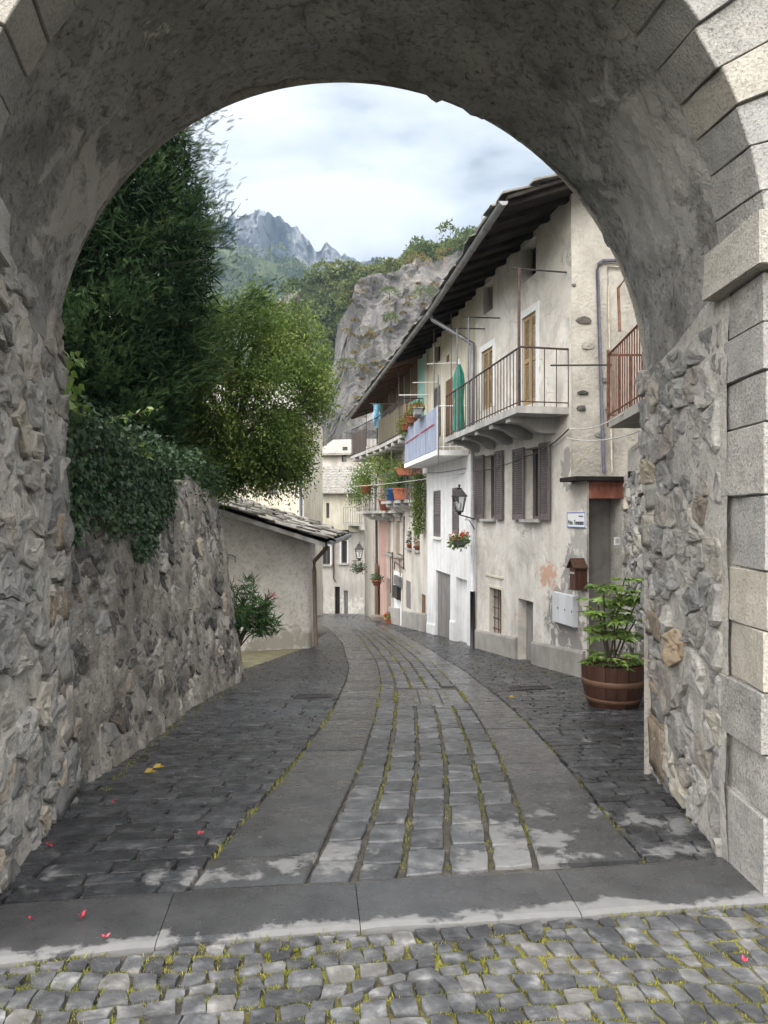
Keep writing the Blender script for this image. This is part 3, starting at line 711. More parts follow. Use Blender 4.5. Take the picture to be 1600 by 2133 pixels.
# ------------------------------------------------------------------ facade helper
class Fac:
    """a vertical wall plane; s runs along it, o stands out of it, photo points are cast onto it"""
    def __init__(f, p0, p1, out_left=True):
        f.p0 = np.array(p0, float); d = np.array(p1, float)-f.p0; f.L = np.linalg.norm(d); f.d = d/f.L
        f.n = np.array([-f.d[1], f.d[0]]) if out_left else np.array([f.d[1], -f.d[0]])
    def pt(f, s, z, o=0.0): q = f.p0+f.d*s+f.n*o; return np.array([q[0], q[1], z])
    def sz(f, px, py, o=0.0):
        r = np.array([(px-CX)/F_PX, 1.0]); a = f.p0+f.n*o
        # a + d s = r Y
        M = np.array([[f.d[0], -r[0]],[f.d[1], -r[1]]]); s, Y = np.linalg.solve(M, -a)
        return s, (CY-py)/F_PX*Y
    def s(f, px, o=0.0): return f.sz(px, CY, o)[0]
    def rect(f, l, r, t, b, o=0.0):              # photo box -> (s0, s1, z0, z1), heights taken at its middle
        a, c = f.s(l,o), f.s(r,o); z1 = f.sz((l+r)/2, t, o)[1]; z0 = f.sz((l+r)/2, b, o)[1]
        return (min(a,c), max(a,c), z0, z1)
    def ground(f, s): q = f.p0+f.d*s; return float(zg(q[1]))
    def box(f, m, s0, s1, z0, z1, o0, o1, mi=0):
        c = [f.pt(s,z,o) for z in (z0,z1) for (s,o) in ((s0,o0),(s1,o0),(s1,o1),(s0,o1))]
        if f.n[0]*(-f.d[1])+f.n[1]*f.d[0] < 0: c = [c[3],c[2],c[1],c[0],c[7],c[6],c[5],c[4]]
        return m.hexa(c, mi)
    def wall(f, s0, s1, z0, z1, holes, depth=.2, step=.6, o=0.0, wob=.012):
        """wall face with real openings and their reveals"""
        S = sorted(set([s0,s1]+[h[i] for h in holes for i in (0,1) if s0 < h[i] < s1]+list(np.arange(s0,s1,step))))
        Z = sorted(set([z0,z1]+[h[i] for h in holes for i in (2,3) if z0 < h[i] < z1]+list(np.arange(z0,z1,step))))
        m = MB(); V = []; idx = {}
        A = np.array([[f.pt(s,z,o) for z in Z] for s in S]); w = fbm(A, .8, 2)*wob
        A[...,0] += f.n[0]*w; A[...,1] += f.n[1]*w
        nz = len(Z); F = []
        for i in range(len(S)-1):
            for j in range(nz-1):
                sm, zm = (S[i]+S[i+1])/2, (Z[j]+Z[j+1])/2
                if any(h[0] < sm < h[1] and h[2] < zm < h[3] for h in holes): continue
                F.append((i*nz+j, (i+1)*nz+j, (i+1)*nz+j+1, i*nz+j+1))
        m.add(A.reshape(-1,3), F)
        for (a,b,c,d) in [h[:4] for h in holes]:
            a, b = max(a,s0), min(b,s1); c = max(c,z0); d = min(d,z1); fr, bk = o+.004, o-depth
            for q in ([(a,c,fr),(a,d,fr),(a,d,bk),(a,c,bk)], [(b,c,fr),(b,d,fr),(b,d,bk),(b,c,bk)], *([[(a,c,fr),(b,c,fr),(b,c,bk),(a,c,bk)]] if c > z0+1e-6 else []), *([[(a,d,fr),(b,d,fr),(b,d,bk),(a,d,bk)]] if d < z1-1e-6 else [])):
                m.add([f.pt(*x) for x in q], [(0,1,2,3)])
        return m
def louver(F, s0, s1, z0, z1, o, parent, mt, name='shutter', th=.035, tilt=0, midrail=True, label=None):
    """louvred shutter leaf: stiles, rails and slats"""
    st_ = min(.05, (s1-s0)*.16); m = MB()
    F.box(m, s0, s0+st_, z0, z1, o, o+th); F.box(m, s1-st_, s1, z0, z1, o, o+th)
    rails = [(z0, z0+.09), (z1-.07, z1)]+([((z0+z1)/2-.035,(z0+z1)/2+.035)] if midrail else [])
    for a, b in rails: F.box(m, s0+st_, s1-st_, a, b, o+.002, o+th-.002)
    leaf = m.build(name, mt, parent, label=label)
    sl_ = MB(); rr = sorted(rails)
    for k in range(len(rr)-1):
        z = rr[k][1]+.022
        while z < rr[k+1][0]-.01:
            c = [F.pt(s_, zz, oo) for (s_, zz, oo) in ((s0+st_,z-.018,o+th-.004),(s1-st_,z-.018,o+th-.004),(s1-st_,z+.012,o+.004),(s0+st_,z+.012,o+.004))]
            c2 = [q+[0,0,.008] for q in c]; sl_.hexa(c+c2); z += .042
    sl_.build('slats', mt, leaf, kind='stuff')
    return leaf
def pane(F, r, depth, parent, mt='glass', frame=None, name='window', bars=True):
    s0, s1, z0, z1 = r; m = MB(); F.box(m, s0, s1, z0, z1, -depth-.02, -depth+.02) if False else None
    fw = min(.05, (s1-s0)*.15)
    m = MB()
    for a in ((s0,s0+fw,z0,z1),(s1-fw,s1,z0,z1),(s0+fw,s1-fw,z0,z0+fw),(s0+fw,s1-fw,z1-fw,z1)): F.box(m, *a, -depth, -depth+.05)
    if bars and s1-s0 > .4: F.box(m, (s0+s1)/2-fw*.5, (s0+s1)/2+fw*.5, z0+fw, z1-fw, -depth+.002, -depth+.045)
    w = m.build(name, MT[frame or 'shutter_wood'], parent)
    m = MB(); F.box(m, s0, s1, z0, z1, -depth-.03, -depth+.012); m.build('pane', MT[mt], w)
    return w
def planks(F, r, o, parent, mt, name='door', n=4, th=.04):
    s0, s1, z0, z1 = r; m = MB(); F.box(m, s0, s1, z0, z1, o-.02, o); d = m.build(name, mt, parent)
    w = (s1-s0)/n
    for i in range(n):
        m = MB(); F.box(m, s0+i*w+.004, s0+(i+1)*w-.004, z0+rnd(0,.02), z1-rnd(0,.01), o, o+th+rnd(-.006,.006)); m.build('plank', mt, d)
    return d
def rod(parent, name, pts, r, mt, n=7): return MB().tube(pts, r, n).build(name, MT[mt], parent, smooth=True)
def rail_run(A, B, z0A, z0B, h, n, parent, mt, r=.009, name='baluster', rail=True):
    """railing from A to B (plan points): rails and separate balusters"""
    A = np.array(A, float); B = np.array(B, float)
    at = lambda t, z: np.array([*(A*(1-t)+B*t), z0A*(1-t)+z0B*t+z])
    if rail:
        for z, q in ((h, .017), (.07, .011)):
            MB().tube([at(0,z), at(1,z)], q, 6).build('handrail' if z == h else 'bottom_rail', MT[mt], parent)
    for i in range(n+1):
        MB().tube([at(i/max(n,1),.0), at(i/max(n,1),h)], r, 5).build(name, MT[mt], parent)

# ------------------------------------------------------------------ eave line shared by the row of houses
EY = np.array([10.9, 16.9, 31.0, 37.0]); EX = np.array([1.83, 1.09, -1.40, -2.45]); EZ = np.array([4.62, 4.60, 4.08, 3.85])
def eave(Y): return np.array([np.interp(Y,EY,EX), Y, np.interp(Y,EY,EZ)])
def roof_part(house, y0, y1, slabs=True, red=False):
    """overhanging roof between two distances: boards, rafters, stone slabs, gutter"""
    sl = .36; m = MB(); YY = np.linspace(y0, y1, 8); A = []
    nrm = unit([.99,.13])
    for dz in (0, .05):
        A.append([[eave(y)+np.array([nrm[0]*k, nrm[1]*k, sl*k+dz+.05]) for k in (.0,1.0,2.2,5.0)] for y in YY])
    A = np.array(A); m.grid(A[0]); m.grid(A[1], flip=True)
    for k in (0,-1): m.grid(np.stack([A[0][k], A[1][k]])); 
    m.grid(np.stack([A[0][:,0], A[1][:,0]]))
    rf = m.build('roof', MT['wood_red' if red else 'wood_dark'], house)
    y = y0+.15
    while y < y1-.05:
        e_ = eave(y); m = MB()
        c = []
        for k in (.06, 1.9):
            b = e_+np.array([nrm[0]*k, nrm[1]*k, sl*k+.045])
            for dy_, dz in ((-.045,-.08),(.045,-.08),(.045,0),(-.045,0)): c.append(b+[0,dy_,dz])
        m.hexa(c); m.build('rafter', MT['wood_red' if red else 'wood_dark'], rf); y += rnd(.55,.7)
    if slabs:
        for row in range(6):
            y = y0-.12+rnd(0,.2)
            while y < y1:
                w = rnd(.4,.75); k0 = row*.42-.10+rnd(-.06,.06); k1 = k0+.62
                c = []
                for dz in (0, rnd(.035,.06)):
                    for (k, yy) in ((k0+rnd(-.05,.05),y),(k0+rnd(-.05,.05),y+w*.98),(k1,y+w*.98),(k1,y)):
                        yq = min(max(yy, y0-.2), y1+.2)
                        c.append(eave(yq)+np.array([nrm[0]*k, nrm[1]*k, sl*k*.94+.13+.035*row*0+(k1-k)*.07+dz]))
                V, F = rough_block([c[0],c[1],c[2],c[3],c[4],c[5],c[6],c[7]], amp=.012, bev=.01, seed=y, t=(-1,-.5,.5,1))
                MB().add(V, F).build('roof_slab', MT['roof_slab'], rf); y += w
    return rf

# ------------------------------------------------------------------ house A: tall cream house at the right
hA = thing('plaster_house', 'tall stained cream plaster house with iron balcony, nearest on the right', 'house')
FA = Fac((3.083,11.30), (2.0,16.3))
S_UP = FA.s(1190); Z_ST = .60
win = [FA.rect(1094,1127,932,1081), FA.rect(1009,1032,948,1080)]
door_up = [FA.rect(1088,1117,655,843), FA.rect(1004,1027,727,851)]
attic = [FA.rect(1086,1117,505,580), FA.rect(1007,1027,590,650)]
barw = FA.rect(1035,1047,1226,1328); frame_w = FA.rect(1008,1049,1196,1330); lowd = FA.rect(1080,1111,1250,1400)
lowd = (lowd[0], lowd[1], FA.ground(lowd[0])-.15, lowd[3])
holes = win+[attic[0], attic[1], FA.rect(1022,1047,1226,1328), lowd]
FA.wall(0.0, FA.L, -3.4, Z_ST, [h for h in holes if h[2] < Z_ST], .22).build('wall', MT['plaster_cream'], hA)
FA.wall(S_UP, FA.L, Z_ST, 5.3, [h for h in holes if h[3] > Z_ST]+door_up, .22).build('wall', MT['plaster_cream'], hA)
for h in win:
    if h[2] < Z_ST < h[3]: pass
# end wall facing the gate, upper storey
eo = FA.pt(S_UP,0); FE = Fac(eo[:2], (eo[0]+1.7, eo[1]+.22), out_left=False)
FE.wall(0, 1.75, Z_ST-.02, 5.4, [], .2, step=.25, wob=.03).build('end_wall', MT['plaster_end'], hA, smooth=True)
# patches of bare stone in the end wall
for (px, py, w, h, c) in ((1217,668,38,20,'rubble_dark'),(1225,720,34,22,'rubble'),(1213,818,26,10,'rubble_dark'),(1211,850,26,14,'rubble_dark'),(1258,792,28,12,'rubble'),(1195,594,10,8,'rubble_dark'),(1270,852,22,14,'rubble'),(1250,905,30,14,'rubble')):
    s_, z_ = FE.sz(px, py); k = 11.9/F_PX; th_ = np.linspace(0,2*math.pi,9)[:-1]
    pg = np.c_[s_+np.cos(th_)*w*k*.5*RNG.uniform(.7,1.1,8), z_+np.sin(th_)*h*k*.5*RNG.uniform(.7,1.1,8)]
    V, F = stone(pg, lambda s,t,d: np.stack([FE.pt(a,b,c_) for a,b,c_ in np.broadcast(s,t,d)]), .02, round_=1, dome=.1, amp=.006)
    MB().add(V, F).build('bare_stone', MT[c], hA)
# lower return: recess beside the pilaster, brick lintel and slate drip slab
FR = Fac((3.10,11.30), (3.85,11.42), out_left=False)
m = MB(); FR.box(m, .0, .55, -3.0, .28, -.45, -.40); m.build('recess', MT['grey_recess'], hA)
m = MB(); FR.box(m, -.012, .02, -3.0, Z_ST-.08, -.5, -.02); m.build('pilaster', MT['plaster_cream'], hA)
m = MB(); FR.box(m, .56, 1.3, -3.0, .60, -.6, -.02); m.build('rubble_jamb', MT['mortar'], hA)
m = MB(); FR.box(m, .02, .58, .27, .53, -.42, -.01); m.build('lintel', MT['brick_red'], hA)
V, F = rough_block([FR.pt(s,z,o) for z in (.535,.60) for (s,o) in ((-.25,.12),(.66,.12),(.66,-.5),(-.25,-.5))], amp=.012, bev=.012, seed=3)
MB().add(V, F).build('drip_slab', MT['wood_dark'], hA)
# plinth course
def plinth(F, s0, s1, h, parent, mt='plinth', o=.05):
    m = MB(); SS = np.linspace(s0, s1, 5); A = []
    for s in SS:
        g_ = F.ground(s); A.append([F.pt(s,g_-.4,o), F.pt(s,g_+h-.04,o), F.pt(s,g_+h,o-.015), F.pt(s,g_+h,-.05)])
    m.grid(np.array(A)); m.add([*A[0]], [(0,1,2,3)]); m.add([*A[-1]], [(0,1,2,3)])
    return m.build('plinth', MT[mt], parent)
plinth(FA, .05, lowd[0]-.02, .42, hA); plinth(FA, lowd[1]+.02, FA.L-.03, .42, hA)
# windows and shutters on the first floor
for i, (h, lf_, rt_) in enumerate(((win[0], (1068,1091), (1123,1144)), (win[1], (990,1007), (1031,1046)))):
    pane(FA, h, .20, hA)
    for q in (lf_, rt_):
        a, b = sorted((FA.s(q[0],.05), FA.s(q[1],.05)))
        louver(FA, a, b, h[2]-.02, h[3]+.03, .03, hA, MT['shutter_wood'], midrail=False)
    V, F = rough_block([FA.pt(s,z,o) for z in (h[2]-.06,h[2]-.005) for (s,o) in ((h[0]-.05,.10),(h[1]+.05,.10),(h[1]+.05,-.1),(h[0]-.05,-.1))], amp=.006, bev=.01)
    MB().add(V, F).build('sill', MT['concrete'], hA)
for h in attic: m = MB(); FA.box(m, h[0], h[1], h[2], h[3], -.4, -.22); m.build('attic_opening', MT['dark_inside'], hA)
for i, h in enumerate(door_up):
    m = MB(); fw = .13
    for a in ((h[0]-fw,h[0],h[2],h[3]+fw),(h[1],h[1]+fw,h[2],h[3]+fw),(h[0],h[1],h[3],h[3]+fw)): FA.box(m, *a, -.01, .012)
    m.build('door_surround', MT['white_paint'], hA)
    mid = (h[0]+h[1])/2
    louver(FA, h[0]+.01, mid-.004, h[2], h[3], -.06, hA, MT['shutter_tan'], 'shutter'); louver(FA, mid+.004, h[1]-.01, h[2], h[3], -.06, hA, MT['shutter_tan'], 'shutter')
# barred window with its plaster frame, bricked-up low door
h = FA.rect(1022,1047,1226,1328)
m = MB(); FA.box(m, h[0]-.02, h[1]+.02, h[2]-.02, h[3]+.02, -.3, -.215); m.build('cellar_window', MT['dark_inside'], hA)
m = MB(); FA.box(m, h[0]-.05, h[0], h[2], h[3]+.05, .0, .025); FA.box(m, h[1], h[1]+.05, h[2], h[3]+.05, .0, .025); FA.box(m, h[0], h[1], h[3], h[3]+.05, .0, .025)
FA.box(m, h[0]-.06, h[1]+.25, h[3]+.22, h[3]+.26, .0, .03); m.build('window_frame', MT['plaster_ivory'], hA)
for k in range(4): z = h[2]+(h[3]-h[2])*(k+.7)/4.6; MB().tube([FA.pt(h[0]-.01,z,-.06), FA.pt(h[1]+.01,z,-.06)], .011, 6).build('window_bar', MT['rust'], hA)
for k in range(3): s_ = h[0]+(h[1]-h[0])*(k+.6)/3.2; MB().tube([FA.pt(s_,h[2]-.01,-.045), FA.pt(s_,h[3]+.01,-.045)], .009, 6).build('window_bar', MT['rust'], hA)
m = MB(); FA.box(m, lowd[0], lowd[1], lowd[2], lowd[3], -.3, -.16); m.build('blocked_door', MT['grey_recess'], hA)
# balcony: slab, brackets, railing, posts and drying rods
zb = 1.74
oN = np.array([2.10,11.72]); oF = np.array([1.34,16.62]); wN = FA.pt(FA.s(1184),0)[:2]; wF = FA.pt(FA.L,0,-.05)[:2]+FA.d*.35
m = MB(); m.hexa([(*q, z) for z in (zb-.11, zb) for q in (oN, wN+[.05,0], wF+[.05,0], oF)])
bal = m.build('balcony', MT['concrete'], hA)
for k, sb in enumerate((.62,1.62,2.62,3.62,4.62)):
    t_ = sb/5.2; o_ = oN*(1-t_)+oF*t_; w_ = wN*(1-t_)+wF*t_; dr = w_-o_; L_ = np.linalg.norm(dr); dr /= L_; pr = np.array([-dr[1],dr[0]])*.10
    prof = [(0.04,-.11),(0.04,-.19),(.16,-.20),(.30,-.22),(.42,-.29),(.50,-.34),(.60,-.36),(.8,-.36),(L_+.04,-.36),(L_+.04,-.11)]
    V = [(*(o_+dr*a+sg*pr), zb+z) for sg in (-1,1) for a, z in prof]; n = len(prof)
    F = [tuple(range(n)), tuple(range(2*n-1,n-1,-1))]+[(i, (i+1)%n, n+(i+1)%n, n+i) for i in range(n)]
    MB().add(V, F).build('bracket', MT['concrete'], bal)
i0 = unit(wN-oN)*.05
rail_run(oN+i0, oF+i0, zb, zb, .93, 30, bal, 'iron_brown', r=.0085)
rail_run(oN+i0, wN, zb, zb, .93, 4, bal, 'iron_brown', r=.0085)
for (t_, ztop) in ((.012, 3.92), (.62, 3.95), (.80, 3.95)):
    q = oN*(1-t_)+oF*t_+i0; w_ = wN*(1-t_)+wF*t_
    MB().tube([(*q, zb-.05), (*q, ztop)], .024 if t_ < .1 else .018, 8).build('post', MT['iron_brown' if t_ < .1 else 'iron_grey'], bal)
    zt = ztop; q2 = q-unit(w_-q)*.12
    MB().tube([(*q2, zt-.03), (*(q2+[0,0]), zt)], .014, 6).build('drying_rod', MT['iron'], bal) if False else None
    MB().tube([(*q2, zt), (*(w_+.0), zt)], .014, 6).build('drying_rod', MT['iron'], bal)
# wall end pieces: drying rod from the balcony to the next house, pipes on the end wall
rod(hA, 'tie_rod', [P(1147,761,11.6), P(1275,760,10.9)], .014, 'iron')
def fpts(F, L, o): return [F.pt(*F.sz(a,b,o), o) for a,b in L]
rod(hA, 'blue_pipe', fpts(FE, [(1300,542),(1256,543),(1247,550),(1245,562),(1258,984)], .05), .028, 'pipe_blue')
rod(hA, 'cream_pipe', fpts(FE, [(1300,556),(1266,556),(1267,600),(1275,985)], .03), .014, 'pipe_cream')
roof_part(hA, 10.95, 16.4)
seat(hA, (2.6, 13.8, -2.7))
# gutter and downpipe of the row: one continuous run of zinc
gu = thing('roof_gutter', 'long grey zinc gutter along the eaves of the right-hand houses', 'gutter')
for (a, b) in ((10.98,16.9),(16.93,22.0),(22.03,31.5)):
    m = MB(); YY = np.linspace(a, b, 6); A = []
    for y in YY:
        e_ = eave(y)+np.array([-.05,0,.03])
        A.append([e_+np.array([math.cos(q)*.062, 0, math.sin(q)*.062]) for q in np.linspace(math.pi, 2*math.pi, 9)])
    A = np.array(A); m.grid(A); m.grid(A*1.0+[0,0,.004]); 
    m.add(A[0], [tuple(range(9))]); m.build('gutter_length', MT['zinc'], gu)
    y = a+.02
    while y < b:
        e_ = eave(y)+np.array([-.05,0,.03])
        MB().tube([e_+np.array([math.cos(q)*.066, 0, math.sin(q)*.066]) for q in np.linspace(math.pi*.95, 2.05*math.pi, 8)], .008, 5).build('gutter_strap', MT['zinc'], gu); y += .95
s_dp = FA.L-.02
e_ = eave(16.95)
MB().tube([e_+[-.03,0,-.02], e_+[.03,.02,-.12], P(962,702,16.3)+[0,0,0], FA.pt(FA.L-.05,3.75,.08), FA.pt(FA.L-.05,3.5,.08), FA.pt(FA.L-.05,1.9,.08)], .05, 10).build('downpipe', MT['zinc'], gu, smooth=True)
MB().tube([FA.pt(FA.L-.05,1.6,.08), FA.pt(FA.L-.05,-1.66,.08)], .045, 10).build('downpipe', MT['pipe_white'], gu, smooth=True)
MB().tube([FA.pt(FA.L-.05,-1.64,.08), FA.pt(FA.L-.05,-2.95,.08)], .055, 10).build('downpipe_boot', MT['pipe_black'], gu, smooth=True)
seat(gu, tuple(FA.pt(FA.L-.05,-2.9,.08)))

# ------------------------------------------------------------------ house B: white front
hB = thing('plaster_house', 'white painted narrow house with blue panelled balcony, second on the right', 'house')
FB = Fac((2.0,16.3), (1.25,21.5))
wb = [FB.rect(904,918,1022,1118), FB.rect(943,956,1016,1112)]
dB = FB.rect(908,938,1192,1340); nB = FB.rect(950,973,1205,1350)
dB = (dB[0], dB[1], FB.ground(dB[1])-.02, dB[3]); nB = (nB[0], nB[1], FB.ground(nB[1])-.02, nB[3])
ub = [FB.rect(903,916,806,910), FB.rect(926,941,790,910)]; ab = FB.rect(903,915,716,756)
ZB = 1.40
FB.wall(.0, FB.L, -3.9, ZB, wb+[dB, nB], .16).build('wall', MT['plaster_white'], hB)
FB.wall(.0, FB.L, ZB, 5.3, ub+[ab], .16, o=-.03).build('upper_wall', MT['plaster_ivory'], hB)
for h in wb:
    louver(FB, h[0], h[1], h[2], h[3], -.02, hB, MT['shutter_wood'], midrail=True)
    m = MB(); FB.box(m, h[0]-.08, h[1]+.08, h[2]-.07, h[2], -.02, .07); m.build('sill', MT['white_paint'], hB)
planks(FB, dB, -.10, hB, MT['wood_grey'], n=4)
m = MB(); FB.box(m, nB[0], nB[1], nB[2], nB[3], -.3, -.15); m.build('blocked_door', MT['plaster_white'], hB)
louver(FB, ub[0][0], ub[0][1], ub[0][2], ub[0][3], -.04, hB, MT['shutter_wood']); planks(FB, ub[1], -.08, hB, MT['wood_brown'], 'shutter', 2)
m = MB(); FB.box(m, *ab, -.4, -.15); m.build('attic_opening', MT['dark_inside'], hB)
m = MB(); FB.box(m, *FB.rect(930,934,740,753), -.02, .0); m.build('vent', MT['wood_brown'], hB)
plinth(FB, dB[1]+.02, FB.L, .3, hB, 'plaster_white', .03); plinth(FB, nB[1]+.02, dB[0]-.02, .5, hB, 'plaster_white', .03)
zb2 = 1.50; oN2 = np.array([1.18,16.9]); oF2 = np.array([.58,21.4]); wN2 = FB.pt(.55,0)[:2]; wF2 = FB.pt(FB.L-.05,0)[:2]
m = MB(); m.hexa([(*q, z) for z in (zb2-.12, zb2) for q in (oN2, wN2, wF2, oF2)])
balB = m.build('balcony', MT['white_paint'], hB)
# corrugated panels along the front, red cord threaded through
nP = 46; A = []
for i in range(nP*2+1):
    t_ = i/(nP*2); q = oN2*(1-t_)+oF2*t_; w_ = .012*(1 if i%2 else -1); A.append([(q[0]+.03+w_, q[1], zb2+.03), (q[0]+.03+w_, q[1], zb2+1.0)])
A = np.array(A); m = MB(); m.grid(A); m.grid(A+[.012,0,0], flip=True); m.grid(np.stack([A[0], A[0]+[.012,0,0]]))
m.build('front_panel', MT['panel_blue'], balB)
flat('cord_red', (.50,.04,.04), .8)
for (a, b) in ((.06,.42),(.48,.95)):
    pts = []
    for i in range(15):
        t_ = a+(b-a)*i/14; q = oN2*(1-t_)+oF2*t_; pts.append((q[0]-.0+(.02 if i%2 else -.004), q[1], zb2+.62-.06*t_+(.02 if i%2 else 0)))
    MB().tube(pts, .013, 5).build('red_cord', MT['cord_red'], balB)
rail_run(oN2+[.03,0], wN2, zb2, zb2, 1.0, 5, balB, 'white_paint', r=.012)
MB().tube([(oN2[0]+.05,oN2[1]-.04,zb2-.3),(oN2[0]+.05,oN2[1]-.04,3.2)], .016, 6).build('post', MT['iron_grey'], balB)
for (px, y0, y1, Y) in ((904,668,850,18.8),(940,655,790,17.6)):
    MB().tube([P(px,y0,Y), P(px,y1,Y)], .015, 6).build('post', MT['iron_grey'], balB)
MB().tube([P(890,758,19.5), P(965,755,17.6)], .013, 6).build('drying_rod', MT['white_paint'], balB)
MB().tube([P(860,797,21.3), P(925,795,19.8)], .013, 6).build('drying_rod', MT['white_paint'], balB)
roof_part(hB, 16.45, 21.8)
seat(hB, (1.6, 18.9, -3.2))

# ------------------------------------------------------------------ house C: beige below, teal above, curved balcony with planters
hC = thing('plaster_house', 'beige house with teal upper storey under the eaves and a long planked balcony', 'house')
FC = Fac((1.25,21.5), (.645,25.0)); FD = Fac((.645,25.0), (-.2,31.0))
cs = [FC.rect(849,858,1106,1142), FC.rect(864,875,1094,1146), FC.rect(878,887,1238,1296), FC.rect(846,856,1210,1268)]
FC.wall(0, FC.L, -4.3, 2.45, cs, .14).build('wall', MT['plaster_beige'], hC)
tealw = [FC.rect(852,866,770,850), FC.rect(845,849,776,850)] if False else []
FC.wall(0.25, FC.L, 2.45, 5.2, [], .14).build('upper_wall', MT['plaster_teal'], hC)
m = MB(); FC.box(m, 0.0, .24, 2.4, 5.2, -.2, .02); m.build('party_pier', MT['plaster_ivory'], hC)
FD.wall(0, FD.L, 2.45, 5.0, [], .14).build('upper_wall', MT['plaster_teal'], hC)
for F_, bx_ in ((FC, ((856,868,752,832),(843,853,765,840))), (FD, ((826,839,775,850),(812,823,790,858),(798,808,802,865)))):
    for q in bx_:
        r = F_.rect(*q, .03); planks(F_, (r[0], r[1], max(r[2],2.46), r[3]), .0, hC, MT['wood_brown'], 'shutter', 3, .03)
for h in cs[:2]:
    m = MB(); FC.box(m, h[0], h[1], h[2], h[3], -.2, -.13); m.build('window', MT['plaster_ivory'], hC)
    m = MB(); FC.box(m, h[0]-.05, h[1]+.05, h[2]-.06, h[2], -.1, .09); m.build('sill', MT['concrete'], hC)
planks(FC, cs[2], -.06, hC, MT['wood_brown'], 'hatch', 2); planks(FC, cs[3], -.06, hC, MT['wood_grey'], 'shutter', 2)
plinth(FC, .05, FC.L-.02, .55, hC, 'plinth', .06)
zc_ = 2.42; oN3 = np.array([.52,21.9]); oM3 = np.array([-.25,26.0]); oF3 = np.array([-1.36,30.2]); wN3 = FC.pt(.5,0)[:2]; wM3 = FD.pt(1.0,0)[:2]; wF3 = FD.pt(5.4,0)[:2]
m = MB()
for (a, b, c, d) in ((oN3,wN3,wM3,oM3),(oM3,wM3,wF3,oF3)): m.hexa([(*q, z) for z in (zc_-.10, zc_) for q in (a,b,c,d)])
balC = m.build('balcony', MT['concrete'], hC)
for (a, b, n) in ((oN3,oM3,22),(oM3,oF3,22)): rail_run(a+[.03,0], b+[.03,0], zc_, zc_, 1.05, n, balC, 'iron', r=.011)
rail_run(oN3+[.03,0], wN3, zc_, zc_, 1.05, 5, balC, 'iron', r=.010)
mat('plank_yellow', [(.3,(.20,.17,.10)),(.7,(.36,.32,.21))], scale=3, stretch=(9,9,1), rand=.2, rough=(.7,.9))
mat('plank_dark', [(.3,(.10,.075,.07)),(.7,(.20,.155,.14))], scale=3, stretch=(9,9,1), rand=.2, rough=(.7,.9))
for (A_, B_, n, t0, t1, mt_) in ((oN3,oM3,20,.02,.98,'plank_yellow'),(oM3,oF3,22,.45,1.0,'plank_dark')):
    for i in range(n):
        f0 = t0+(t1-t0)*i/n; f1 = t0+(t1-t0)*(i+.93)/n; a = A_*(1-f0)+B_*f0; b = A_*(1-f1)+B_*f1; hh = rnd(.84,.92)
        MB().hexa([(*q, z) for z in (zc_+.05, zc_+hh) for q in (a+[.055,0], a+[.075,0], b+[.075,0], b+[.055,0])]).build('screen_plank', MT[mt_], balC)
for i in range(4):
    f0 = .1+.2*i; a = oN3*(1-f0)+wN3*f0; b = oN3*(.9-f0)+wN3*(f0+.1)
    MB().hexa([(*q, z) for z in (zc_+.05, zc_+.9) for q in (a, b, b+[0,.02], a+[0,.02])]).build('screen_plank', MT['plank_yellow'], balC)
for k in range(8):
    t_ = (k+.4)/8; a = (oN3*(1-2*t_)+oM3*2*t_) if t_ < .5 else (oM3*(2-2*t_)+oF3*(2*t_-1)); 
    q = unit([.99,.13]); MB().tube([(a[0]-.02,a[1],zc_-.19),(a[0]+q[0]*1.3,a[1]+q[1]*1.3,zc_-.19)], .075, 9).build('log_joist', MT['concrete'], balC)
for (px, y0, y1, Y) in ((831,760,905,22.3),(811,795,925,24.5),(786,830,925,27.5),(763,850,930,29.5)):
    MB().tube([P(px,y0,Y), P(px,y1,Y)], .017, 6).build('post', MT['iron'], balC)
MB().tube([P(831,823,22.3), P(896,822,21.4)], .016, 6).build('drying_rod', MT['white_paint'], balC)
roof_part(hC, 21.9, 31.4, slabs=True, red=True)
m = MB(); 
FD2 = Fac((-.2,31.0),(-.95,36.5)); FD2.box(m, .0, .6, 2.3, 4.3, -.5, .0); m.build('end_pier', MT['plaster_ivory'], hC)
seat(hC, (.9, 23.2, -3.6))

# ------------------------------------------------------------------ house D: brown and pink front with flower balconies
hD = thing('plaster_house', 'brown plaster house with pink strip and flower balconies at the street bend', 'house')
ds = [FD.rect(803,819,1085,1152), FD.rect(826,839,1085,1156), FD.rect(797,814,1203,1281)]
FD.wall(0, 3.7, -5.2, 2.45, ds, .16).build('wall', MT['plaster_brown'], hD)
FD.wall(3.74, FD.L, -5.4, 2.45, [FD.rect(768,777,1085,1146)], .16).build('pink_wall', MT['plaster_pink'], hD)
FD2.wall(0, FD2.L, -6.0, 2.0, [], .16).build('rear_wall', MT['plaster_grey'], hD)
for h in ds[:2]:
    m = MB(); FD.box(m, h[0], h[1], h[2], h[3], -.25, -.12); m.build('blind_window', MT['plaster_beige'], hD)
    m = MB(); FD.box(m, h[0]-.05, h[1]+.05, h[2]-.08, h[2], -.1, .08); m.build('sill', MT['plinth'], hD)
pane(FD, ds[2], .14, hD, frame='wood_brown'); pane(FD, FD.rect(768,777,1085,1146), .14, hD)
plinth(FD, .4, 2.9, .6, hD, 'plinth', .07)
r = FD.rect(823,838,1192,1300); m = MB(); FD.box(m, r[0], r[1], -4.5, r[3], .0, .04); m.build('white_panel', MT['plaster_white'], hD)
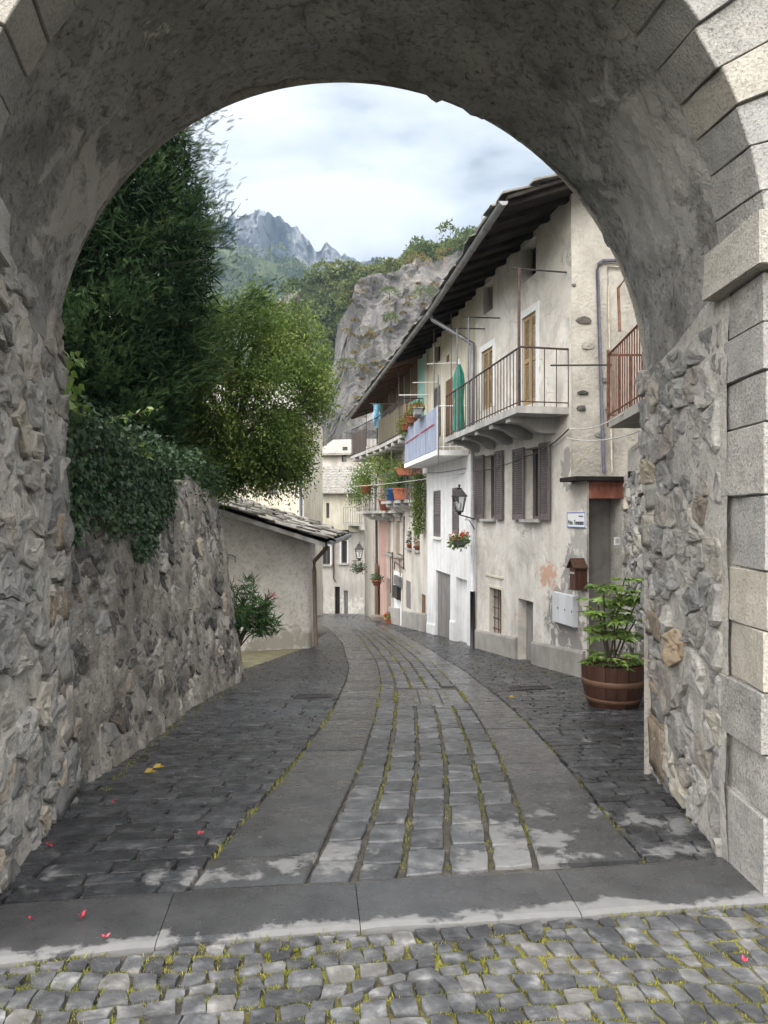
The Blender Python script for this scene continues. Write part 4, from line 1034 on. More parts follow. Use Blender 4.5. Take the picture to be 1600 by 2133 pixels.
for pl, r_ in (([(842,1075),(841,1185),(822,1170),(821,1186)], .025),([(834,1200),(832,1165),(813,1160),(814,1235)], .02),([(784,1080),(785,1300)], .05),([(818,1150),(817,1245)], .02)):
    rod(hD, 'pipe', fpts(FD, pl, .06), r_, 'pipe_brown')
for (cs_, nm) in (((( .80,22.1),(-.10,25.4),.50), 'balcony'), (((.42,25.0),(-1.16,31.0),.19), 'balcony')):
    a, b, z_ = np.array(cs_[0]), np.array(cs_[1]), cs_[2]
    wa = np.array([np.interp(a[1],[21.5,25,31],[1.25,.645,-.2]), a[1]]); wb_ = np.array([np.interp(b[1],[21.5,25,31],[1.25,.645,-.2]), b[1]])
    m = MB(); m.hexa([(*q, z) for z in (z_-.09, z_) for q in (a, wa, wb_, b)])
    bd = m.build(nm, MT['concrete'], hD)
    rail_run(a+[.02,0], b+[.02,0], z_, z_, .92, 20, bd, 'iron_grey', r=.010); rail_run(a, wa, z_, z_, .92, 4, bd, 'iron_grey', r=.010)
    for k in range(4):
        t_ = (k+.3)/4; q = a*(1-t_)+b*t_; w_ = wa*(1-t_)+wb_*t_; L_ = np.linalg.norm(w_-q); dr = (w_-q)/L_; pr = np.array([-dr[1],dr[0]])*.07
        prof = [(.02,-.09),(.0,-.16),(.05,-.22),(.14,-.20),(.22,-.24),(.36,-.33),(L_,-.40),(L_,-.09)]; n = len(prof)
        V = [(*(q+dr*u_+sg*pr), z_+v_) for sg in (-1,1) for u_, v_ in prof]
        MB().add(V, [tuple(range(n)), tuple(range(2*n-1,n-1,-1))]+[(i,(i+1)%n,n+(i+1)%n,n+i) for i in range(n)]).build('bracket', MT['concrete'], bd)
    for (t_, zt) in ((.15,1.6),(.62,1.6)):
        q = a*(1-t_)+b*t_; MB().tube([(*q,z_),(*q,z_+zt)], .014, 6).build('post', MT['iron_grey'], bd)
planks(FD, (5.75,6.35,-4.35,-2.0), .12, hD, MT['wood_brown'], 'door', 3)
V, F = rough_block([FD.pt(s,z,o) for z in (-4.6,-4.0) for (s,o) in ((4.6,.42),(5.3,.42),(5.3,.02),(4.6,.02))], amp=.03, bev=.04); MB().add(V, F).build('stone_step', MT['rubble'], hD)
seat(hD, (.2, 28, -4.2))

# ------------------------------------------------------------------ house E across the end of the street, and pale houses behind
hE = thing('plaster_house', 'grey plaster house with stone slab roof closing the end of the street', 'house')
FE2 = Fac((-4.55,43.6), (-1.40,42.6), out_left=False)
we = [FE2.rect(671,688,1126,1176), FE2.rect(711,723,1126,1173)]; ue = [FE2.rect(658,664,1050,1082), FE2.rect(682,689,1048,1079)]
de = [FE2.rect(662,673,1218,1274), FE2.rect(697,708,1222,1277), FE2.rect(716,725,1230,1279)]
de = [(a,b,-6.1,d) for a,b,c,d in de]
FE2.wall(-.6, FE2.L+.3, -6.6, -.80, we+de, .2, step=1).build('wall', MT['plaster_grey'], hE)
FE2.wall(-.6, FE2.L-.7, -.80, 1.3, ue, .2, step=1, o=.22).build('upper_wall', MT['plaster_ivory'], hE)
m = MB(); FE2.box(m, -.6, FE2.L-.6, -.90, -.80, -.1, .26); m.build('jetty_shadow_strip', MT['wood_dark'], hE)  # dark strip standing in for the shadow line under the jettied floor
for h in we:
    pane(FE2, h, .15, hE)
    m = MB(); fw = .09
    for a in ((h[0]-fw,h[0],h[2],h[3]+fw*2),(h[1],h[1]+fw,h[2],h[3]+fw*2),(h[0],h[1],h[3],h[3]+fw*2)): FE2.box(m, *a, .0, .02)
    m.build('window_surround', MT['white_paint'], hE)
    m = MB(); FE2.box(m, h[0]-.12, h[1]+.12, h[2]-.1, h[2], -.05, .12); m.build('sill', MT['concrete'], hE)
for (a, b, c, d) in ue: m = MB(); FE2.box(m, a, b, c, d, .05, .10); m.build('window', MT['cloth_dark'], hE)
for h, mt_ in zip(de, ('wood_brown','wood_dark','wood_grey')): planks(FE2, h, -.16, hE, MT[mt_], 'door', 3)
rd = MB()
for row in range(10):
    s_ = -1.0
    while s_ < FE2.L+.4:
        w = rnd(.35,.6); k = row*.33; z_ = 1.22+k*.52
        rd.hexa([FE2.pt(a,zz,o) for dz in (0,.06) for (a,zz,o) in ((s_,z_+.05+dz,.55-k),(s_+w*.97,z_+.05+dz,.55-k),(s_+w*.97,z_+.28+dz,.05-k),(s_,z_+.28+dz,.05-k))]); s_ += w
rd.build('roof', MT['roof_slab'], hE, kind='stuff')
rod(hE, 'downpipe', fpts(FE2, [(694,1100),(695,1205),(699,1212)], .05), .04, 'pipe_brown')
m = MB(); FE2.box(m, FE2.L-.6, FE2.L+1.3, -.55, -.45, .1, 1.0); bE = m.build('balcony', MT['concrete'], hE)
a_, b_ = FE2.pt(FE2.L-.6,0,1.0)[:2], FE2.pt(FE2.L+1.3,0,1.0)[:2]; rail_run(a_, b_, -.45, -.45, .95, 14, bE, 'iron_grey', r=.014)
m = MB(); FE2.box(m, FE2.L-.65, FE2.L+.0, -.9, 1.3, -.3, .15); m.build('corner_pier', MT['plaster_ivory'], hE)
seat(hE, (-3, 43, -6.1))
hP = thing('plaster_house', 'tall pale house rising behind the slab-roofed house at the bend', 'house')
FP = Fac((-3.9,50), (1.0,49), out_left=False)
FP.wall(-.3, FP.L, -6, 4.1, [FP.rect(712,722,930,962)], .2, step=1.5).build('wall', MT['plaster_beige'], hP); m = MB(); FP.box(m, *FP.rect(712,722,930,962), -.3, -.19); m.build('window', MT['glass'], hP)
m = MB(); m.hexa([FP.pt(s,z,o) for dz in (0,.15) for (s,z,o) in ((-.6,4.05+dz,.5),(FP.L+.3,4.05+dz,.5),(FP.L+.3,5.4+dz,-4),(-.6,5.4+dz,-4))]); m.build('roof', MT['roof_slab'], hP)
m = MB()
m.hexa([P(x,y,47)+[0,dy_,dz] for dz in (0,.12) for (x,y,dy_) in ((695,1010,0),(745,985,0),(750,965,1.5),(705,992,1.5))]); m.build('porch_roof', MT['wood_red'], hP)
seat(hP, (-1.5, 49.5, -6.5))
hQ = thing('plaster_house', 'pale yellow house half hidden behind the trees and the low hut', 'house')
FQ = Fac((-9.5,33.5), (-3.55,33.0), out_left=False)
FQ.wall(0, FQ.L, -6, 4.6, [FQ.rect(560,578,985,1030)], .2, step=1.5).build('wall', MT['plaster_ivory'], hQ); m = MB(); FQ.box(m, *FQ.rect(560,578,985,1030), -.3, -.19); m.build('window', MT['glass'], hQ)
m = MB(); FQ.box(m, FQ.L-.25, FQ.L+.0, -6, 4.6, .0, .04); m.build('corner_strip', MT['white_paint'], hQ)
m = MB(); m.hexa([FQ.pt(s,z,o) for dz in (0,.15) for (s,z,o) in ((-.4,4.5+dz,.5),(FQ.L+.35,4.5+dz,.5),(FQ.L+.35,6.6+dz,-4.5),(-.4,6.6+dz,-4.5))]); m.build('roof', MT['roof_slab'], hQ)
m = MB(); m.hexa([FQ.pt(s,z,o) for z in (-6,4.5) for (s,o) in ((FQ.L-.02,-.02),(FQ.L,-.02),(FQ.L,-5),(FQ.L-.02,-5))]); m.build('side_wall', MT['plaster_ivory'], hQ)
rod(hQ, 'downpipe', [FQ.pt(FQ.L-.12,4.4,.12), FQ.pt(FQ.L-.12,-5,.12)], .07, 'zinc')
seat(hQ, (-6, 33.3, -4.5))

# ------------------------------------------------------------------ the low hut on the left with a stone slab roof
hut = thing('stone_hut', 'low rendered hut with sagging stone slab roof on the left of the street', 'hut')
cR = np.array([-1.57,16.2]); cL = np.array([-5.6,13.9]); FH = Fac(cL, cR, out_left=False)
rz_ = lambda X: -.52+.35*(-1.30-X)
m = MB(); A = []
for i in range(40):
    s_ = FH.L*i/36; 
    if s_ <= FH.L-.18: q = FH.pt(s_,0)[:2]
    else:
        th_ = min(1,(s_-(FH.L-.18))/.45)*math.pi*.42; q = FH.pt(FH.L-.18,0)[:2]+FH.d*math.sin(th_)*.24-FH.n*(1-math.cos(th_))*.24
        if i > 37: q = q+np.array([-.01,.6*(i-37)])
    A.append([(q[0],q[1],z) for z in np.linspace(-3.6, rz_(q[0])-.04, 26)])
A = np.array(A); A[...,:2] += FH.n*(fbm(A, 1.5, 4)*.03)[...,None]
A[...,:2] += FH.n*np.clip((-2.0-A[...,2])*.06, 0, .12)[...,None]
m.grid(A); m.build('wall', MT['plaster_hut'], hut, smooth=True)
m = MB(); e0, e1 = np.array([-1.22,15.55]), np.array([-1.05,22.0])
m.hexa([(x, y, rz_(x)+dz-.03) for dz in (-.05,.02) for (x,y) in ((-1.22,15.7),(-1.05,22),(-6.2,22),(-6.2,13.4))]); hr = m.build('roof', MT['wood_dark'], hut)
m = MB(); m.hexa([(x, y, rz_(x)+dz-.02) for dz in (-.09,.0) for (x,y) in ((-1.24,15.62),(-1.24,15.68),(-6.2,13.38),(-6.2,13.32))]); m.build('verge_board', MT['concrete'], hut)
for row in range(12):
    k = row*.36
    for col_ in range(15):
        x1 = -1.12-k+rnd(-.06,.06); x0 = x1-.58; w = rnd(.38,.58)
        yb = 15.48-(k*.52)+col_*.46+rnd(-.07,.07)
        th_ = rnd(.04,.075); lift = .03+rnd(0,.03); tl = rnd(.03,.08)
        c = [(x, y, rz_(x)+lift+dz+(tl if x == x1 else -.01)+rnd(-.012,.012)) for dz in (0,th_) for (x,y) in ((x0,yb+rnd(-.04,.04)),(x1,yb+rnd(-.05,.05)),(x1+rnd(-.06,.06),yb+w),(x0,yb+w))]
        V, F = rough_block(c, amp=.016, bev=.015, seed=row*7+col_, t=(-1,-.4,.4,1)); MB().add(V, F).build('roof_slab', MT['roof_slab'], hr)
q = np.array([-1.20,15.9]); zq = rz_(-1.2)
rod(hut, 'downpipe', [(-1.19,15.75,zq-.04),(-1.22,15.8,zq-.12),(-1.50,16.0,zq-.42),(-1.50,16.02,zq-.6),(-1.47,16.03,-2.8)], .045, 'pipe_brown', 9)
rod(hut, 'gutter', [(-1.14,15.45,zq-.02),(-1.0,22,zq-.02)], .055, 'zinc')
rod(hut, 'cable', fpts(FH, [(465,1158),(480,1155),(490,1160),(490,1172)], .02), .008, 'cable_dark')
seat(hut, (-2.6, 16, -2.8))

# ------------------------------------------------------------------ house with rusty balcony, hidden behind the right pier
hR = thing('stone_house', 'rubble house wing with rusty balcony squeezed behind the right pier', 'house')
FS = Fac((2.55,6.1), (3.70,11.3)); 
FS.wall(-.3, FS.L, -2.9, .95, [], .2, step=.4).build('wall', MT['mortar'], hR)
FSU = Fac((3.6,6.0), (4.35,11.5)); FSU.wall(-.4, FSU.L, .9, 5.0, [], .2, step=1).build('upper_wall', MT['plaster_end'], hR)
m = MB(); FS.box(m, -.3, FS.L, .93, 1.0, -.9, .0); m.build('ledge', MT['mortar'], hR)
bx = (3.1, 5.3, -2.7, .62); pts = scatter((bx[0],bx[1],bx[2]*1.3,bx[3]*1.3), .19, 900)
for pg in voronoi(pts, (bx[0],bx[1],bx[2]*1.3,bx[3]*1.3)):
    if len(pg) < 3 or abs(poly_area(pg)) < .006: continue
    V, F = stone(pg/[1,1.3], lambda s,t,d: np.stack([FS.pt(a,b,c_) for a,b,c_ in np.broadcast(s,t,d)]), rnd(.03,.08), round_=1, inset=.012, dome=.2, amp=.02)
    MB().add(V, F).build('rubble_stone', MT['rubble'], hR)
a = np.array([3.27,10.85]); b = np.array([3.05,8.3]); w0 = np.array([4.25,10.85]); w1 = np.array([4.0,8.3])
m = MB(); m.hexa([(*q, z) for z in (1.28,1.40) for q in (a, b, w1, w0)]); bR = m.build('balcony', MT['plinth'], hR)
rail_run(a, b, 1.40, 1.40, .95, 20, bR, 'rust', r=.010); rail_run(a, w0, 1.40, 1.40, .95, 6, bR, 'rust', r=.010)
MB().tube([(*a,1.3),(*a,2.42)], .024, 6).build('post', MT['rust'], bR)
rod(bR, 'post', [P(1291,690,10.6), P(1288,600,10.6), P(1310,570,10.6)], .022, 'rust')
seat(hR, (3.6, 9, -2.3))
# ------------------------------------------------------------------ garden wall on the left
gw = thing('garden_wall', 'leaning dark rubble retaining wall along the left side of the street', 'wall')
FW = Fac((-2.12,4.98), (-2.20,11.45), out_left=False)
def wbat(s): return .045+.11*np.clip(np.asarray(s)/FW.L,0,1)
def wtop(s): return .60-.28*np.clip(np.asarray(s)/FW.L,0,1)+.05*np.sin(np.asarray(s)*3.1)
def wsurf(s, z, d):
    s = np.asarray(s, float); z = np.asarray(z, float); s, z, d = np.broadcast_arrays(s, z, np.asarray(d, float))
    Y = FW.p0[1]+FW.d[1]*s; o = -wbat(s)*(z-zg(Y))+.05*np.sin(s*1.3)+d
    return np.stack([FW.p0[0]+FW.d[0]*s+FW.n[0]*o, Y+FW.n[1]*o, z], -1)
SS = np.linspace(-.1, FW.L, 130); A = []
for s in SS:
    zs = np.linspace(float(zg(4.98+s))-.2, float(wtop(s)), 60); A.append(wsurf(np.full(60,s), zs, 0))
A = np.array(A); nz = fbm(A, 3.0, 5)*.035+np.abs(fbm(A+5, 10.0, 3))*.018
A[...,0] += nz+.012
m = MB(); m.grid(A, flip=True)
top = A[:,-1]; m.grid(np.stack([top, top+[-.5,0,.03]], 1)); endc = A[-1]; bk_ = endc+np.array([-.9,.12,0]); m.grid(np.stack([endc, (endc+bk_)/2+[0,.05,0], bk_], 0))
m.build('mortar_core', MT['mortar_garden'], gw, smooth=True)
bx = (0.05, FW.L-.05, -2.9, .55); pts = scatter((bx[0],bx[1],bx[2]*1.15,bx[3]*1.15), .16, 3500)
n_ = 0
for pg in voronoi(pts, (bx[0],bx[1],bx[2]*1.15,bx[3]*1.15)):
    if len(pg) < 3: continue
    pg = pg/[1,1.15]; ar = abs(poly_area(pg)); c = pg.mean(0)
    if ar < .006 or c[1] > float(wtop(c[0])) or c[1] < float(zg(4.98+c[0])) or rnd() < .18: continue
    V, F = stone(pg, wsurf, rnd(.010,.032), round_=2, inset=rnd(.004,.04), dome=rnd(-.1,.1), amp=.016)
    MB().add(V, F).build('wall_stone', MT['rubble_dark' if rnd() < .66 else 'rubble'], gw); n_ += 1
seat(gw, (-2.1, 8, -2.1))
# raised garden behind the wall, lane verge by the hut
A = np.array([[(x, y, (.30+.03*x if x > -12 else -.2)+.1*math.sin(x*1.7+y)) for y in (4.9,6.5,8,9.5,11.3)] for x in np.r_[-30,-12,-8,-6,-4.5,-3.2,-2.6]])
MB().grid(A, flip=True).build('garden_bed', MT['earth'], kind='structure')
mat('verge_dirt', [(.3,(.10,.095,.05)),(.55,(.17,.155,.10)),(.8,(.25,.23,.18))], scale=5, bump=.7, bscale=40, rough=(.9,1))
A = np.array([[(x, y, float(zg(y))+.012) for y in np.linspace(11.2,16.4,12)] for x in (-6,-5,-4,-3,-2.55)]); A[-1,:,0] += np.linspace(0,.9,12)
MB().grid(A, flip=True).build('dirt_verge', MT['verge_dirt'], kind='structure')

# ------------------------------------------------------------------ foliage kits
def leafmat(name, a, b, c, tr=.3, rough=(.45,.7), sc=1.5):
    return mat(name, [(.28,a),(.5,b),(.75,c)], scale=sc, rough=rough, bump=0, trans=tr, spec=.06 if 'conifer' in name else .3, detail=5)
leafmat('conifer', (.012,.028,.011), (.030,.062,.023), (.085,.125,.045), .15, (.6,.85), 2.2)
leafmat('conifer_shaded', (.008,.018,.008), (.014,.030,.012), (.024,.045,.016), .05, (.7,.9), 2)  # darker leaf colour, stands for the shade inside the crown
leafmat('tree_leaf', (.042,.082,.018), (.115,.18,.04), (.27,.32,.085), .3, (.5,.8), 1.6)
leafmat('ivy_leaf', (.016,.036,.018), (.034,.070,.030), (.075,.125,.050), .2, (.35,.6), 5)
leafmat('fatsia_leaf', (.07,.13,.03), (.16,.26,.06), (.33,.42,.12), .25, (.3,.5), 7)
leafmat('oleander_leaf', (.024,.058,.020), (.055,.115,.038), (.11,.18,.06), .2, (.4,.6), 7)
leafmat('grass_leaf', (.13,.15,.02), (.27,.28,.04), (.45,.38,.11), .3, (.6,.8), 6)
leafmat('pot_leaf', (.05,.09,.02), (.12,.17,.04), (.24,.27,.07), .3, (.5,.7), 9)
leafmat('yellow_leaf', (.30,.20,.03), (.45,.32,.06), (.55,.45,.12), .3)
leafmat('hill_leaf', (.045,.075,.022), (.095,.125,.038), (.17,.17,.055), .2, (.7,.9), .13)
leafmat('hill_leaf_warm', (.10,.085,.03), (.17,.13,.045), (.24,.20,.07), .2, (.7,.9), .3)
flat('petal_red', (.55,.06,.10), .6); flat('flower_red', (.60,.07,.05), .7); flat('flower_pink', (.60,.16,.25), .7)
mat('bark', [(.3,(.05,.04,.03)),(.7,(.12,.10,.08))], scale=6, bump=.9, bscale=20, stretch=(3,3,.6), rough=(.9,1))
def rotmats(d, roll):
    """frames with x axis along d (n,3)"""
    x = d/np.linalg.norm(d,axis=1,keepdims=True); up = np.tile([0,0,1.0],(len(x),1)); up[np.abs(x[:,2]) > .97] = (1,0,0)
    y = np.cross(up, x); y /= np.linalg.norm(y,axis=1,keepdims=True); z = np.cross(x, y)
    c, s = np.cos(roll)[:,None], np.sin(roll)[:,None]
    return np.stack([x, y*c+z*s, z*c-y*s], 2)
def stamp(tv, tf, pos, R, sc):
    """many copies of a small template as one vertex/face array"""
    tv = np.asarray(tv, float); V = np.einsum('nij,kj->nki', R, tv)*sc[:,None,None]+pos[:,None,:]
    F = (np.asarray(tf)[None]+(np.arange(len(pos))*len(tv))[:,None,None]).reshape(-1, len(tf[0]))
    return V.reshape(-1,3), F
LEAF = ([(0,0,0),(.45,.24,.04),(1,0,-.06),(.45,-.24,.04)], [(0,1,2,3)])
LANCE = ([(0,0,0),(.4,.075,.02),(1,0,-.08),(.4,-.075,.02)], [(0,1,2,3)])
GRASSB = ([(0,-.05,0),(0,.05,0),(.55,.03,.1),(1,0,-.05)], [(0,1,2,3)])
sv = []; sf_ = []
for i in range(9):                               # feathery conifer spray
    x = .08+.1*i; l = (.40-.26*abs(i-3.0)/6)*(1 if i < 8 else .6)
    for sg in (-1, 1):
        b = len(sv); sv += [(x-.03,sg*.01,0),(x+.035,sg*.01,0),(x+l*.55+.0,sg*l*.5+.0,-.02),(x+l*.62,sg*l*.62,-.05)]; sf_.append((b,b+1,b+3,b+2))
b = len(sv); sv += [(0,-.012,0),(0,.012,0),(1.05,.008,-.08),(1.05,-.008,-.08)]; sf_.append((b,b+1,b+2,b+3))
SPRAY = (sv, sf_)
R3 = np.random.default_rng(21)
def dirs(n): v = R3.normal(size=(n,3)); return v/np.linalg.norm(v,axis=1,keepdims=True)

# ------------------------------------------------------------------ tall conifer behind the wall
ct = thing('conifer_tree', 'tall dark feathery conifer rising over the left garden wall', 'tree')
cc = np.array([-4.25, 10.0])
def crad(z): return np.interp(z, [-1.2,0,1.6,2.6,3.2,4.4,5.6,6.6,7.4], [1.5,1.6,1.75,2.08,2.28,2.08,1.68,.95,.05])
nc = 520; zz = R3.random(nc)**.92*8.2-1.0; ph = np.where(R3.random(nc) < .8, R3.uniform(-2.6,1.3,nc), R3.uniform(0,6.28,nc))
rr = crad(zz)*(.93+.11*np.sin(ph*4+zz*2.3)+.10*R3.normal(size=nc))
cen = np.c_[cc[0]+rr*np.cos(ph), cc[1]+rr*np.sin(ph), zz]; per = 68; n = nc*per
radial = np.repeat(np.c_[np.cos(ph), np.sin(ph), np.full(nc,.45)], per, 0)
t_ = R3.random(n)**.7; fan = R3.normal(size=(n,3))*[.11,.11,.09]
pos = np.repeat(cen, per, 0)-radial*((1-t_)*.55)[:,None]+fan*(.35+.9*t_)[:,None]; pos[:,2] -= .10*t_**2
d = radial+R3.normal(size=(n,3))*.5+[0,0,.1]
V, F = stamp(*SPRAY, pos, rotmats(d, R3.normal(size=n)*1.0), R3.uniform(.07,.15,n))
fast_mesh('crown', V, F, MT['conifer'], ct)
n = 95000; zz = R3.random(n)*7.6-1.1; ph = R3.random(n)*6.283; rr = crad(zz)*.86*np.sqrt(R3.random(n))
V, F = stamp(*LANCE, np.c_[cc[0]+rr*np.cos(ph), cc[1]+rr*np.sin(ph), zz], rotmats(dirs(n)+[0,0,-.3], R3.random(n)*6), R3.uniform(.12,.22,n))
fast_mesh('inner_foliage', V, F, MT['conifer_shaded'], ct, kind='stuff')
MB().tube([(cc[0],cc[1],-.6),(cc[0]+.05,cc[1],2),(cc[0],cc[1]+.05,5),(cc[0],cc[1],7)], [.2,.16,.09,.02], 9).build('trunk', MT['bark'], ct, smooth=True)
for k in range(26):
    z = -.2+k*.25; q = k*2.4; r = float(crad(z))*.9
    MB().tube([(cc[0],cc[1],z),(cc[0]+r*.5*math.cos(q),cc[1]+r*.5*math.sin(q),z+.2),(cc[0]+r*math.cos(q),cc[1]+r*math.sin(q),z+.25)], [.04,.025,.008], 5).build('limb', MT['bark'], ct)
seat(ct, (cc[0], cc[1], .1))
# ------------------------------------------------------------------ yellow-green broadleaf tree leaning over the street
bt = thing('broadleaf_tree', 'yellow-green small-leaved tree leaning from the garden over the street', 'tree')
bc = np.array([-2.25,12.2,2.15]); cl = []
for k in range(250):
    v = dirs(1)[0]; q = bc+v*np.array([1.45,1.15,1.50])*R3.uniform(.60,1.0)
    if v[2] < -.2 and q[0] > -1.25: q[2] += .35
    cl.append(q)
for k in range(60): cl.append(np.array([R3.uniform(-2.9,-1.35), R3.uniform(12.0,12.9), R3.uniform(.55,1.1)]))
for k in range(60): cl.append(np.array([R3.uniform(-3.6,-2.5), R3.uniform(11.7,12.6), R3.uniform(.4,1.6)]))
cl = np.array(cl); per = 300; n = len(cl)*per
cp = np.repeat(cl, per, 0); off = R3.normal(size=(n,3))*[.11,.11,.15]; pos = cp+off
d = off/np.linalg.norm(off,axis=1,keepdims=True)+R3.normal(size=(n,3))*.6+[0,0,-.15]
V, F = stamp(*LEAF, pos, rotmats(d, R3.random(n)*6.28), R3.uniform(.035,.07,n))
fast_mesh('crown', V, F, MT['tree_leaf'], bt)
lowc = np.c_[R3.uniform(-3.1,-2.45,26), R3.uniform(8.6,11.5,26), R3.uniform(.15,.75,26)]; n = 26*230; off = R3.normal(size=(n,3))*[.13,.16,.12]
V, F = stamp(*LEAF, np.repeat(lowc,230,0)+off, rotmats(off+R3.normal(size=(n,3))*.1+[0,0,-.05], R3.random(n)*6.28), R3.uniform(.035,.065,n))
fast_mesh('low_foliage', V, F, MT['ivy_leaf'], bt, kind='stuff')
MB().tube([(-3.0,12.4,-.9),(-2.9,12.45,.3),(-2.6,12.5,1.2),(-2.35,12.6,2.0),(-2.2,12.6,2.9)], [.11,.1,.08,.06,.02], 8).build('trunk', MT['bark'], bt, smooth=True)
for k in range(34):
    q = cl[k*7]; s = np.array([-2.55+R3.uniform(-.1,.1),12.5,R3.uniform(.6,2.2)]); md = (s+q)/2+[0,0,.18]
    MB().tube([s, md, q], [.035,.02,.006], 5).build('limb', MT['bark'], bt)
seat(bt, (-3.0,12.4,-.6))
# ------------------------------------------------------------------ ivy over the wall head and on the gate corner
iv = thing('ivy', 'dark green ivy hanging over the head of the left garden wall', 'ivy')
IVY = ([(0,0,0),(.25,.42,.02),(.55,.25,.05),(1,0,-.04),(.55,-.25,.05),(.25,-.42,.02)], [(0,1,2,3),(0,3,4,5)])
n = 7600; s_ = R3.random(n)*3.5-.05; hang = np.interp(s_, [0,.6,1.4,2.2,2.8,3.2,3.5], [.75,.95,1.0,1.0,.75,.4,.1])*(.6+.5*np.abs(fbm(np.c_[s_*2.2,s_*0,s_*0],1,3)))
zz = wtop(s_)+.12-R3.random(n)**1.15*(hang+.12)
pos = wsurf(s_, zz, R3.uniform(.02,.13,n)); out3 = np.array([FW.n[0],FW.n[1],0])
d = np.c_[R3.normal(size=n)*.35+.2, R3.normal(size=n)*.35-.1, -1+R3.normal(size=n)*.35]
R_ = rotmats(d, R3.normal(size=n)*.45+np.pi*.0)
V, F = stamp(*IVY, pos, R_, R3.uniform(.028,.058,n)); fast_mesh('leaves', V, F, MT['ivy_leaf'], iv, kind='stuff')
n = 4200; x_ = R3.uniform(-3.4,-2.0,n); y_ = R3.uniform(4.9,8.4,n); pos = np.c_[x_, y_, .55+R3.random(n)*.28-.03*(y_-5)]
V, F = stamp(*IVY, pos, rotmats(dirs(n)+[0,0,-.3], R3.random(n)*6), R3.uniform(.03,.065,n)); fast_mesh('top_leaves', V, F, MT['ivy_leaf'], iv, kind='stuff')
for k in range(14):
    s0 = R3.uniform(.1,3.6); z0 = float(wtop(s0)); MB().tube([wsurf(s0+R3.normal()*.1*i, z0-.16*i, .03)for i in range(5)], .006, 5).build('stem', MT['bark'], iv)
seat(iv, (-2.1, 6.5, .4))
iv2 = thing('ivy', 'small pale ivy sprig clinging to the left jamb of the gate', 'ivy')
n = 46; base = np.array([P(148,790,4.95)]); pos = base+np.c_[R3.normal(size=n)*.035+.0, R3.normal(size=n)*.05, R3.uniform(-.2,.2,n)]
V, F = stamp(*IVY, pos, rotmats(np.c_[R3.normal(size=n)*.5+.3, R3.normal(size=n)*.4, np.full(n,-.8)], R3.normal(size=n)*.5), R3.uniform(.05,.085,n)); fast_mesh('leaves', V, F, MT['fatsia_leaf'], iv2, kind='stuff')
MB().tube([P(135,860,4.95), P(140,800,4.97), P(146,740,4.96)], .007, 5).build('stem', MT['bark'], iv2)
seat(iv2, tuple(P(135,860,4.95)))
br = thing('bramble', 'pale-leaved bramble twig arching out above the garden wall', 'bramble')
for pts_ in ([(150,905),(200,885),(260,868),(335,850)], [(180,900),(235,890),(290,930),(310,955)]):
    L_ = [P(a,b,5.9+.002*a) for a,b in pts_]; MB().tube(L_, [.007,.006,.005,.003], 5).build('stem', MT['bark'], br)
    n = 44; t = np.linspace(.1,1,n)*3; L_ = np.array(L_); i = np.minimum(t.astype(int),2); f = (t-i)[:,None]; pos = L_[i]*(1-f)+L_[i+1]*f
    V, F = stamp(*LEAF, pos, rotmats(np.c_[R3.normal(size=n)*.5+.4,R3.normal(size=n)*.5,R3.normal(size=n)*.6], R3.random(n)*6), R3.uniform(.045,.085,n)); fast_mesh('leaves', V, F, MT['fatsia_leaf'], br, kind='stuff')
seat(br, tuple(P(150,905,6.1)))
# ------------------------------------------------------------------ oleander at the end of the wall
ol = thing('oleander_shrub', 'dark green oleander bush with long leaves at the end of the garden wall', 'shrub')
ob = np.array([-2.52,11.75,-2.4]); tips = []
for k in range(64):
    v = dirs(1)[0]; v[2] = abs(v[2])*.9+.1; tip = np.array([-2.23,11.85,-1.72])+v*np.array([.62,.48,.80])*R3.uniform(.4,1.0); tips.append(tip)
    if k%2 == 0: MB().tube([ob+R3.normal(size=3)*[.08,.06,0], (ob+tip)/2+[0,0,.12], tip], [.016,.012,.006], 5).build('stem', MT['bark'], ol)
n = 64*34; tp = np.repeat(np.array(tips),34,0); d = dirs(n)+[0,0,.35]; pos = tp-R3.random((n,1))*[.02,.02,.28]
V, F = stamp(*LANCE, pos, rotmats(d, R3.random(n)*6), R3.uniform(.11,.2,n)); fast_mesh('leaves', V, F, MT['oleander_leaf'], ol, kind='stuff')
n = 40; pos = P(566,1240,11.6)+R3.normal(size=(n,3))*.035; V, F = stamp(*LEAF, pos, rotmats(dirs(n),R3.random(n)*6), R3.uniform(.03,.045,n)); fast_mesh('blossom', V, F, MT['flower_pink'], ol)
seat(ol, tuple(ob))

